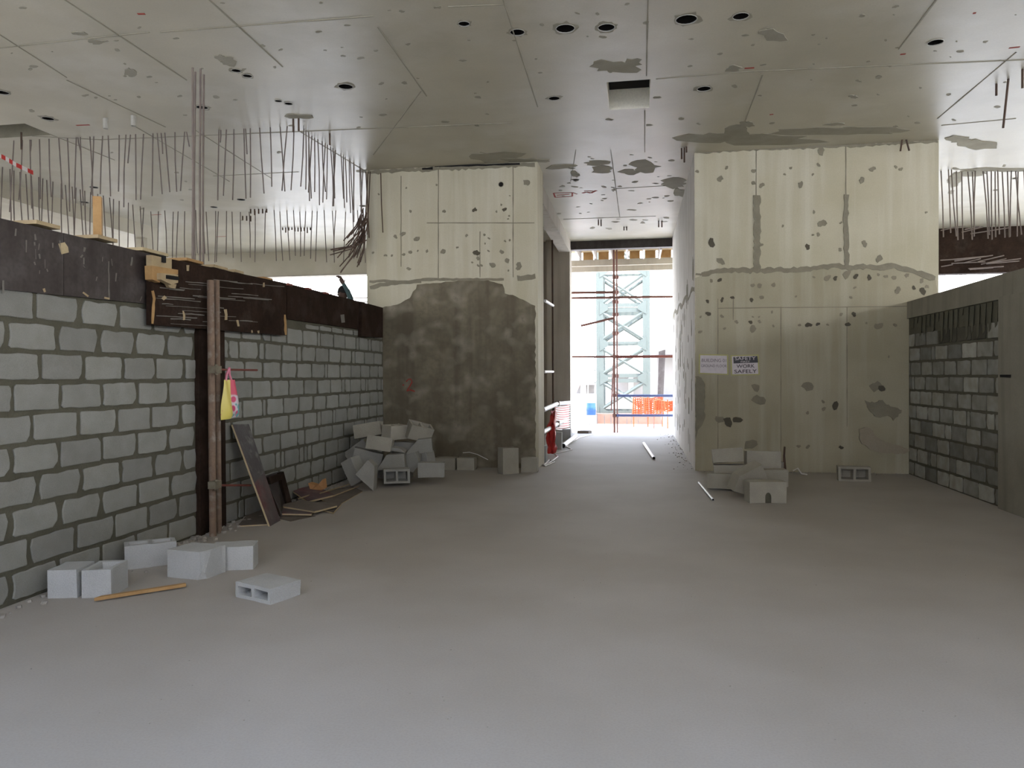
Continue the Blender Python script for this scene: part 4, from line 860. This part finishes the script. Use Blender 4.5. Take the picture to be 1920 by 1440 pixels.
# red and white netting over the rails
net = empty('barrier_netting', on(1055, 800, 1, 17.2), 'red and white striped barrier netting draped over the white rails', 'netting')
for k in range(11):
    y = 762+k*4.2; pts = []
    for i in range(8):
        t = i/7; x = 1040+t*27; Y = 16.2+t*3.2; pts.append(on(x, y+2*math.sin(t*3)+2.2*(1-t)*0 - t*1.5, 1, Y)+Vector((.03, -.03, 0)))
    up = [p+Vector((0, 0, .018)) for p in pts]; dn = [p-Vector((0, 0, .012)) for p in pts]; n = 8
    o = MB().add(up+dn, [(i, i+1, n+i+1, n+i) for i in range(n-1)]).build('white_strip', M['whitepl']); keep(o, net)
pts = []
for j in range(7):
    for i in range(8):
        t = i/7; pts.append(on(1040+t*27, 760+j*7+2*math.sin(t*3)-t*1.5, 1, 16.2+t*3.2)+Vector((.0, .0+.03*math.sin(i+j), 0)))
o = link('red_sheet', mesh('red_sheet', pts, [(j*8+i, j*8+i+1, j*8+i+9, j*8+i+8) for j in range(6) for i in range(7)], True), M['red']); keep(o, net)
ns = []; fs = []; nj, ni = 9, 7; rs = random.Random(2)
for j in range(nj):
    y = 772+j*9.8
    xa, xb = (1034-8*min(1, j/5), 1041) if j < 7 else (1027, 1040)
    for i in range(ni):
        t = i/(ni-1); ns.append(on(xa+(xb-xa)*t, y, 1, 15.2-.12*j)+Vector((rs.uniform(-.03, .03), .09*math.sin(i*2.1+j), 0)))
for j in range(nj-1):
    for i in range(ni-1): fs.append((j*ni+i, j*ni+i+1, j*ni+i+1+ni, j*ni+i+ni))
me = mesh('net', ns, fs, True); o = link('bunched_net', me, M['red']); sm = o.modifiers.new('s', 'SOLIDIFY'); sm.thickness = .03; tag(o, 'bunched red netting hanging to the floor beside the white rails', 'netting'); 
# cable
o = MB().tube([on(1112, 800+14, 2, .01)] + [P0(x, y, .012) for x, y in ((1105,816),(1085,821),(1066,832),(1063,838),(1072,843),(1060,846),(1040,850),(1046,856),(1030,868),(1020,872),(1030,862),(1040,866),(1022,874),(1012,868))], .012, 6).build('white_cable', M['cable'], smooth=False); tag(o, 'white cable snaking over the corridor floor by the opening', 'cable'); settle(o)
a = P0(1097, 812, 0); o = MB().prism([a+Vector(v) for v in ((-.2,-.12,0),(.1,-.15,0),(.18,.0,0),(.08,.2,0),(-.1,.15,0))], (0, 0, .07)).build('sack', M['board']); tag(o, 'flat brown sack of debris at the far end of the corridor by the pier', 'sack'); settle(o)
# red and white tape far left
m_ = MB(); 
pts = [on(-14, 285, 0, -8.6), on(10, 297, 0, -8.6), on(30, 309, 0, -8.6), on(62, 324, 0, -8.6)]
tp = empty('barrier_tape', pts[0], 'red and white barrier tape strung across the upper left corner', 'tape')
for i in range(9):
    t0, t1 = i/9*3, (i+1)/9*3
    f_ = lambda t: pts[min(2, int(t))].lerp(pts[min(2, int(t))+1], t-min(2, int(t)))
    a, b_ = f_(t0), f_(min(t1, 2.999)); o = MB().prism([a+Vector((0,0,.03)), b_+Vector((0,0,.03)), b_-Vector((0,0,.03)), a-Vector((0,0,.03))], (.003, 0, 0)).build('tape_stripe', M['red' if i % 2 == 0 else 'whitepl']); keep(o, tp)
# bundle of rebars slumped beside the left core
bd = empty('rebar_bundle', on(684, 440, 1, YC-.05), 'slumped bundle of rusty rebars beside the top left of the left core', 'rebar'); rs = random.Random(13)
for k in range(30):
    sx = rs.uniform(676, 690); sy = rs.uniform(385, 450); ex = sx - rs.uniform(5, 48); ey = sy + rs.uniform(40, 75) if k > 4 else sy+rs.uniform(12, 25)
    if k <= 4: ex = rs.uniform(615, 640); sy = 450; ey = rs.uniform(464, 480)
    ey = min(ey, 512); Yb = YC - rs.uniform(.03, .25)
    a, b_ = on(sx, sy, 1, Yb), on(ex, ey, 1, Yb-.1); mid = (a+b_)/2+Vector((.04, 0, -.03))
    o = MB().tube([a, mid, b_], .010, 5).build('rebar', M['rebar_dark']); keep(o, bd)
for k, (x0, y0, x1, y1) in enumerate(((714,325,718,436),(690,322,684,430),(694,322,688,440),(686,322,692,446))):
    a, b_ = on(x0, y0, 1, YC-.08), on(x1, y1, 1, YC-.1); rebar(a, b_, .010, 'rebar_dark', ceiling, 'rebar', .01)
# bars lying over the right facade shutter
bd = empty('rebar_stack', on(1820, 480, 1, YF-.3), 'loose rusty rebars lying along the dark shutter above the right wall', 'rebar')
for k in range(16):
    x0 = rs.uniform(1760, 1850); x1 = x0+rs.uniform(20, 75); y0 = rs.uniform(484, 506) if k > 3 else rs.uniform(430, 446); y1 = y0-rs.uniform(3, 12)
    a, b_ = on(x0, y0, 1, YF-.1-.2*rs.random()), on(x1, y1, 1, YF-.1-.2*rs.random()); o = MB().tube([a, b_], .014, 5).build('rebar', M['rebar']); keep(o, bd)

# ------------------------------------------------------------------ worker behind the left wall
def worker():
    c = onw(645, 560, -.5); Yw = c.y
    head = on(643, 551, 1, Yw+.2); base = Vector((head.x, head.y, head.z-1.62))
    hand = on(640, 525, 1, Yw+.1); elbow = on(655, 552, 1, Yw+.15); sh = on(660, 572, 1, Yw+.2)
    r_ = empty('person', base, 'worker in dark clothes reaching one arm up behind the left wall', 'person')
    J = [base+Vector((.05, 0, .92)), base+Vector((.08, .0, 1.15)), Vector((head.x+.1, head.y, sh.z-.03)), Vector((head.x+.04, head.y, head.z-.14)), sh, elbow, hand-(hand-elbow)*.12,
         Vector((head.x-.14, head.y, sh.z-.03)), Vector((head.x-.22, head.y-.1, sh.z-.3)), Vector((head.x-.1, head.y-.25, sh.z-.42)),
         base+Vector((.13, 0, .88)), base+Vector((.15, -.02, .48)), base+Vector((.15, 0, .08)), base+Vector((.17, -.14, .04)), base+Vector((-.05, 0, .88)), base+Vector((-.08, -.03, .48)), base+Vector((-.09, 0, .08)), base+Vector((-.1, -.14, .04))]
    rad = [.14, .13, .12, .055, .07, .045, .032, .07, .045, .03, .09, .065, .045, .035, .09, .065, .045, .035]
    E_ = [(0,1),(1,2),(2,3),(2,4),(4,5),(5,6),(2,7),(7,8),(8,9),(0,10),(10,11),(11,12),(12,13),(0,14),(14,15),(15,16),(16,17)]
    me = bpy.data.meshes.new('body'); me.from_pydata([tuple(j-base) for j in J], E_, []); o = link('body', me, M['cloth'], r_)
    md = o.modifiers.new('skin', 'SKIN'); sv = me.skin_vertices[0].data
    for i, r in enumerate(rad): sv[i].radius = (r, r)
    sv[0].use_root = True; o.modifiers.new('sub', 'SUBSURF').levels = 1; o.modifiers['sub'].render_levels = 1
    bmh = bmesh.new(); bmesh.ops.create_uvsphere(bmh, u_segments=16, v_segments=12, radius=.5)
    for v in bmh.verts:
        x, y, z = v.co; v.co = Vector((x*.165*(1 if z > 0 else 1-.35*abs(z)), y*.20*(1 if z > 0 else 1-.3*abs(z)), z*.24))
        if y < -.35 and abs(x) < .12 and -.15 < z < .08: v.co.y -= .018
    me = bpy.data.meshes.new('head'); bmh.to_mesh(me); bmh.free(); o = link('head', me, M['skin'], r_); o.location = head-base
    for s_ in (-1, 1): e = MB().tube([Vector((s_*.082, .01, -.02)), Vector((s_*.094, .02, .0))], .02, 8).build('ear', M['skin'], o)
    bmh = bmesh.new(); bmesh.ops.create_uvsphere(bmh, u_segments=16, v_segments=10, radius=.5)
    for v in bmh.verts: v.co = Vector((v.co.x*.19, v.co.y*.23+.012, max(v.co.z, -.05)*.26+.018))
    me = bpy.data.meshes.new('hair'); bmh.to_mesh(me); bmh.free(); link('hair', me, M['black'], o)
    # raised hand holding a bar
    m_ = MB(); hb = hand-base; d = (hand-elbow).normalized(); sd = Vector((1, 0, 0))
    m_.tube([hb-d*.10, hb-d*.03, hb+d*.03], [.026, .038, .034], 8)
    m_.build('palm', M['skin'], r_)
    for k in range(4):
        p = hb+d*.03+sd*(-.03+.02*k); m_ = MB(); l = (.9, 1, .95, .75)[k]
        m_.tube([p, p+d*.04*l+Vector((0, -.015, 0)), p+d*.05*l+Vector((0, -.04, -.005)), p+d*.03*l+Vector((0, -.05, -.01))], [.010, .009, .008, .007], 6).build('finger', M['skin'], r_)
    m_ = MB(); p = hb-d*.03+sd*.03; m_.tube([p, p+sd*.03+d*.02, p+sd*.03+d*.045+Vector((0, -.02, 0))], [.012, .010, .008], 6).build('thumb', M['skin'], r_)
    return base
wb = worker()
# scaffold platform he stands on
sp = empty('work_platform', (wb.x, wb.y, 0), 'plank platform on tubes behind the left wall under the worker', 'scaffold')
for k in range(3): o = MB().box((-.5, -.9+.0, wb.z-.05), (.5, .9, wb.z)).build('x', M['wood']) if False else MB().box((wb.x-.5+.2*k, wb.y-.35, wb.z-.045), (wb.x-.5+.2*k+.19, wb.y+.5, wb.z)).build('plank', M['board']); keep(o, sp)
for dx in (-.52, .12):
    for dy in (-.3, .45): o = MB().tube([(wb.x+dx, wb.y+dy, 0), (wb.x+dx, wb.y+dy, wb.z-.0)], .024, 8).build('standard', M['scaf']); keep(o, sp)
for dy in (-.3, .45): o = MB().tube([(wb.x-.6, wb.y+dy, wb.z-.07), (wb.x+.15, wb.y+dy, wb.z-.07)], .024, 8).build('ledger', M['scaf']); keep(o, sp)
# facade scaffold seen through the gap
fs_ = empty('facade_scaffold', on(620, 600, 1, YF+1.2), 'thin scaffold tubes outside the gap behind the worker', 'scaffold')
for x in (540, 621, 656): a = on(x, 550, 1, YF+1.2); o = MB().tube([(a.x, a.y, -.4), (a.x, a.y, 5.0)], .026, 7).build('standard', M['far']); keep(o, fs_)
for y in (558, 566):
    a, b_ = on(500, y+1, 1, YF+1.2), on(700, y, 1, YF+1.2); o = MB().tube([a, b_], .026, 7).build('ledger', M['far']); keep(o, fs_)

# ------------------------------------------------------------------ outside the corridor
sc_ = empty('scaffold', on(1155, 810, 1, YF+1.0), 'rusty scaffold standards and rails just outside the corridor opening', 'scaffold')
ys_ = YF+.9
for x, m_n, r, yo in ((1152, 'scaf', .03, 0), (1157.5, 'scaf', .022, .5)):
    a = on(x, 800, 1, ys_+yo); o = MB().tube([(a.x, a.y, -.38), (a.x, a.y, 5.3)], r, 8).build('standard', M[m_n]); keep(o, sc_)
    for y in (520, 548, 566, 590, 625, 668, 705, 741, 779): q = on(x, y, 1, ys_+yo); o = MB().tube([q-Vector((0, 0, .045)), q+Vector((0, 0, .045))], r*1.9, 8).build('coupler', M[m_n]); keep(o, sc_)
for x0, y0, x1, y1, m_n, r in ((1070,549,1154,548,'scaf',.036),(1070,559,1270,556,'scaf',.032),(1070,669,1156,669,'scaf',.03),(1156,669,1270,668,'redrod',.038),(1158,742,1270,742,'scaf_blue',.034),(1156,779,1270,779,'scaf_blue',.034),(1089,611,1152,596,'scaf',.032)):
    o = MB().tube([on(x0, y0, 1, ys_), on(x1, y1, 1, ys_)], r, 8).build('ledger', M[m_n]); keep(o, sc_)
a = on(1148, 770, 1, ys_+.2); o = MB().tube([on(1146, 770, 1, ys_+.2), on(1151, 660, 1, ys_+.1)], .02, 7).build('brace', M['scaf']); keep(o, sc_)
# soffit timbers and edge beam outside the lintel
js = empty('soffit_shutter', on(1168, 490, 1, YF+2.2), 'timber joists and pale edge beams of the soffit shutter outside the opening', 'formwork')
Yj = YF+2.0
for y0, y1, m_n, nm, dy in ((485.5, 497, 'far', 'edge_beam', .1), (497.5, 508, 'film', 'edge_beam', .4)):
    zt, zb2 = on(1160, y0, 1, Yj+dy).z, on(1160, y1, 1, Yj+dy).z
    o = MB().box((PX-1.2, Yj+dy, zb2), (RX0+1.4, Yj+dy+.12, zt)).build(nm, M['tan']); keep(o, js)
for k in range(7):
    x = 1086+k*30; zt, zb2 = on(x, 466, 1, Yj).z, on(x, 485, 1, Yj).z; a = on(x, 475, 1, Yj)
    o = MB().box((a.x-.02, YF+.4, zb2), (a.x+.03, Yj+.6, zt)).build('joist', M['far']); keep(o, js)
    o = MB().box((a.x+.06, Yj+.7, zb2-.05), (a.x+.37, Yj+.75, zt+.1)).build('shutter_plank', M['wood']); keep(o, js)
o = MB().box((PX-1.2, YF+.3, on(1160, 464, 1, Yj).z), (RX0+1.4, Yj+.8, on(1160, 464, 1, Yj).z+.1)).build('soffit_deck', M['wood_pale']); keep(o, js)
# tower crane mast
YM = 30.0
def mast():
    a = on(1119, 650, 1, YM); b_ = on(1218, 650, 1, YM); zg = -.35; zt = 14; wd = b_.x-a.x; x0, x1 = a.x+.12, b_.x-.12
    r_ = empty('crane_mast', ((x0+x1)/2, YM+wd/2, zg), 'pale green lattice tower crane mast standing outside the corridor', 'crane')
    for x in (x0, x1):
        for y in (YM, YM+wd-.24): o = MB().box((x-.14, y-.11, on(1170, 776, 1, YM-.6).z), (x+.14, y+.13, zt)).build('leg', M['green']); keep(o, r_)
    zz = lambda y: on(1168, y, 1, YM).z
    levels = [775, 709, 645, 577, 507, 440, 370, 300, 230]
    for i, y in enumerate(levels):
        z = zz(y)
        for yy in (YM-.02, YM+wd-.24):
            for dz in ((.1, -.1) if i in (1, 3, 5) else (.05,)):
                h = .075 if i in (1, 3, 5) else .05; o = MB().box((x0, yy-.04, z+dz-h), (x1, yy+.04, z+dz+h)).build('cross_beam', M['green']); keep(o, r_)
        if i < len(levels)-1:
            z2 = zz(levels[i+1])
            for yy in (YM-.05, YM+wd-.2):
                for p, q in (((x0, z+.12), (x1, z2-.12)), ((x1, z+.12), (x0, z2-.12))):
                    o = MB().tube([(p[0], yy, p[1]), (q[0], yy, q[1])], .075, 6).build('diagonal_brace', M['green']); keep(o, r_)
            for xx in (x0, x1):
                o = MB().tube([(xx, YM, z+.1), (xx, YM+wd-.24, z2-.1)], .045, 6).build('diagonal_brace', M['green']); keep(o, r_)
        for xx, s_ in ((x0, 1), (x1, -1)):
            o = MB().prism([(xx, YM-.13, z-.28), (xx+s_*.34, YM-.13, z-.08), (xx+s_*.34, YM-.13, z+.08), (xx, YM-.13, z+.28)], (0, .02, 0)).build('gusset', M['green']); keep(o, r_)
    zl_ = zg+.25
    for k in range(26):
        z = zg+.6+k*.5; o = MB().tube([(x0-.22, YM+.3, z), (x0-.22, YM+.75, z)], .02, 6).build('ladder_rung', M['green']); keep(o, r_)
    bx0, bx1 = on(1104, 780, 1, YM-.6).x, on(1240, 780, 1, YM-.6).x
    zt2 = on(1170, 776, 1, YM-.6).z
    o = MB().box((bx0, YM-.6, -.36), (bx1, YM+wd+.5, zt2)).build('mast_footing', M['brown_base']); tag(o, 'brown footing slab under the crane mast', 'footing'); settle(o)
    return zt2
zft = mast()
c = on(1108.5, 778, 1, YM-.9); bz = on(1108, 778, 1, YM-.9).z; tz = on(1108, 755, 1, YM-.9).z; r = (on(1118, 765, 1, YM-.9).x-on(1100, 765, 1, YM-.9).x)/2
br = MB().tube([(c.x, YM-1, bz), (c.x, YM-1, bz+.03), (c.x, YM-1, bz+(tz-bz)*.33), (c.x, YM-1, bz+(tz-bz)*.35), (c.x, YM-1, bz+(tz-bz)*.66), (c.x, YM-1, bz+(tz-bz)*.68), (c.x, YM-1, tz-.02), (c.x, YM-1, tz)], [r*.95, r, r, r*1.05, r*1.05, r, r, r*.92], 18).build('barrel', M['blue'], smooth=True)
tag(br, 'bright blue plastic barrel at the left foot of the crane mast', 'barrel'); settle(br)
bp_ = MB().box((c.x-.2, YM-1.2, -.36), (c.x+.2, YM-.8, bz)).build('barrel_plinth', M['far']); tag(bp_, 'low concrete plinth under the blue barrel', 'plinth'); settle(bp_)
# orange nets
def onet(x0, x1, y0, y1, Y, label):
    r_ = None; m_ = MB(); rs = random.Random(int(x0)); a = on(x0, y0, 1, Y); b_ = on(x1, y1, 1, Y); n = 14; k_ = 9
    sag = lambda t: .06*math.sin(t*9)+rs.uniform(-.02, .02)
    for i in range(k_):
        z = a.z+(b_.z-a.z)*i/(k_-1); P = [Vector((a.x+(b_.x-a.x)*t/n, Y+.05*math.sin(t), z+sag(t/n)*.5)) for t in range(n+1)]; m_.tube(P, .022, 4)
    for t in range(n+1): m_.tube([Vector((a.x+(b_.x-a.x)*t/n, Y+.05*math.sin(t), a.z)), Vector((a.x+(b_.x-a.x)*t/n+rs.uniform(-.05, .05), Y+.05*math.sin(t), b_.z))], .028, 4)
    for t in (0, n//2, n): m_.tube([Vector((a.x+(b_.x-a.x)*t/n, Y+.03, -.36)), Vector((a.x+(b_.x-a.x)*t/n, Y+.03, a.z+.05))], .025, 6)
    o = m_.build('orange_barrier_net', M['orange_net']); tag(o, label, 'netting'); settle(o); return o
onet(1188, 1242, 746, 777, 27.8, 'orange barrier net strung before the right foot of the crane mast')
onet(1226, 1278, 752, 770, 27.0, 'orange barrier net at the right edge of the corridor opening')
# posts of the far fence
fr = empty('site_fence', on(1170, 800, 1, 24), 'low row of thin bent rods and a rail on the sand outside the opening', 'fence'); rs = random.Random(6)
for k in range(15):
    x = 1078+k*13.5+rs.uniform(-4, 4); a = on(x, 800, 1, 23.6); o = MB().tube([(a.x, 23.6, -.36), (a.x+rs.uniform(-.05, .05), 23.6, rs.uniform(.1, .45))], .010, 5).build('rod', M['farb']); keep(o, fr)
# distant structures
def dist_building(x0, x1, y0, Y, lb, m_n='farb'):
    a = on(x0, y0, 1, Y); b_ = on(x1, y0, 1, Y); r_ = empty('unfinished_building', ((a.x+b_.x)/2, Y+3, -.35), lb, 'building')
    n = max(2, int((b_.x-a.x)/3)); H_ = a.z; nf = max(1, int(H_/3.2))
    for f_ in range(nf+1):
        z = H_*f_/nf if nf else H_; o = MB().box((a.x, Y, z-.3), (b_.x, Y+7, z)).build('floor_slab', M[m_n]) if f_ else None
        if o: keep(o, r_)
    for i in range(n+1):
        x = a.x+(b_.x-a.x)*i/n
        o = MB().box((x-.2, Y+.1, -.35), (x+.2, Y+.5, H_)).build('column', M[m_n]); keep(o, r_)
        for q in range(3): o = MB().tube([(x-.15+.15*q, Y+.3, H_), (x-.15+.15*q, Y+.3, H_+1.2+.3*q)], .03, 4).build('starter_bar', M['rebar']); keep(o, r_)
    o = MB().box((a.x, Y+4, -.35), (b_.x, Y+4.2, H_)).build('back_wall', M[m_n]); keep(o, r_)
    return r_
dist_building(1226, 1310, 655, 52, 'pale unfinished concrete frame building beyond the right of the crane mast')
dist_building(1072, 1118, 716, 75, 'low hazy building far away left of the crane mast')
dist_building(1150, 1216, 700, 66, 'pale concrete frame far behind the lattice of the crane mast')
a = on(1234, 745, 1, 36); b_ = on(1243, 655, 1, 36); o = MB().prism([(a.x-.05, 36, -.37), (a.x+.2, 36, -.37), (b_.x+.12, 36, b_.z), (b_.x-.2, 36, b_.z-.1)], (0, .15, 0)).build('steel_form_panel', M['film']); tag(o, 'dark slanting shutter panel standing right of the crane mast', 'formwork'); settle(o)
for k, (x, y, Y) in enumerate(((1088,690,34),(1094,712,34),(1101,700,34))):
    a = on(x, y, 1, Y); o = MB().tube([(a.x, Y, -.36), (a.x+.05, Y, a.z)], .03, 6).build('steel_prop', M['far']); tag(o, ('tallest thin prop left of the crane mast', 'shortest thin prop left of the crane mast', 'thin prop standing closest to the crane mast')[k], 'prop', 'props left of the mast'); settle(o)
a = on(1068, 742, 1, 40); b_ = on(1105, 742, 1, 40); M['pink'] = mat('reddish_spoil', (.45, .25, .2), .95, (.5, .32, .26), 1, .6)
o = MB().prism([(a.x-3, 40, -.36), (b_.x, 40, -.36), (b_.x-1.2, 40.5, .2), (a.x+.3, 41, 1.25), (a.x-3, 41, 1.4)], (0, 4, 0)).build('spoil_heap', M['pink']); tag(o, 'reddish spoil heap outside at the left of the opening', 'heap'); settle(o)
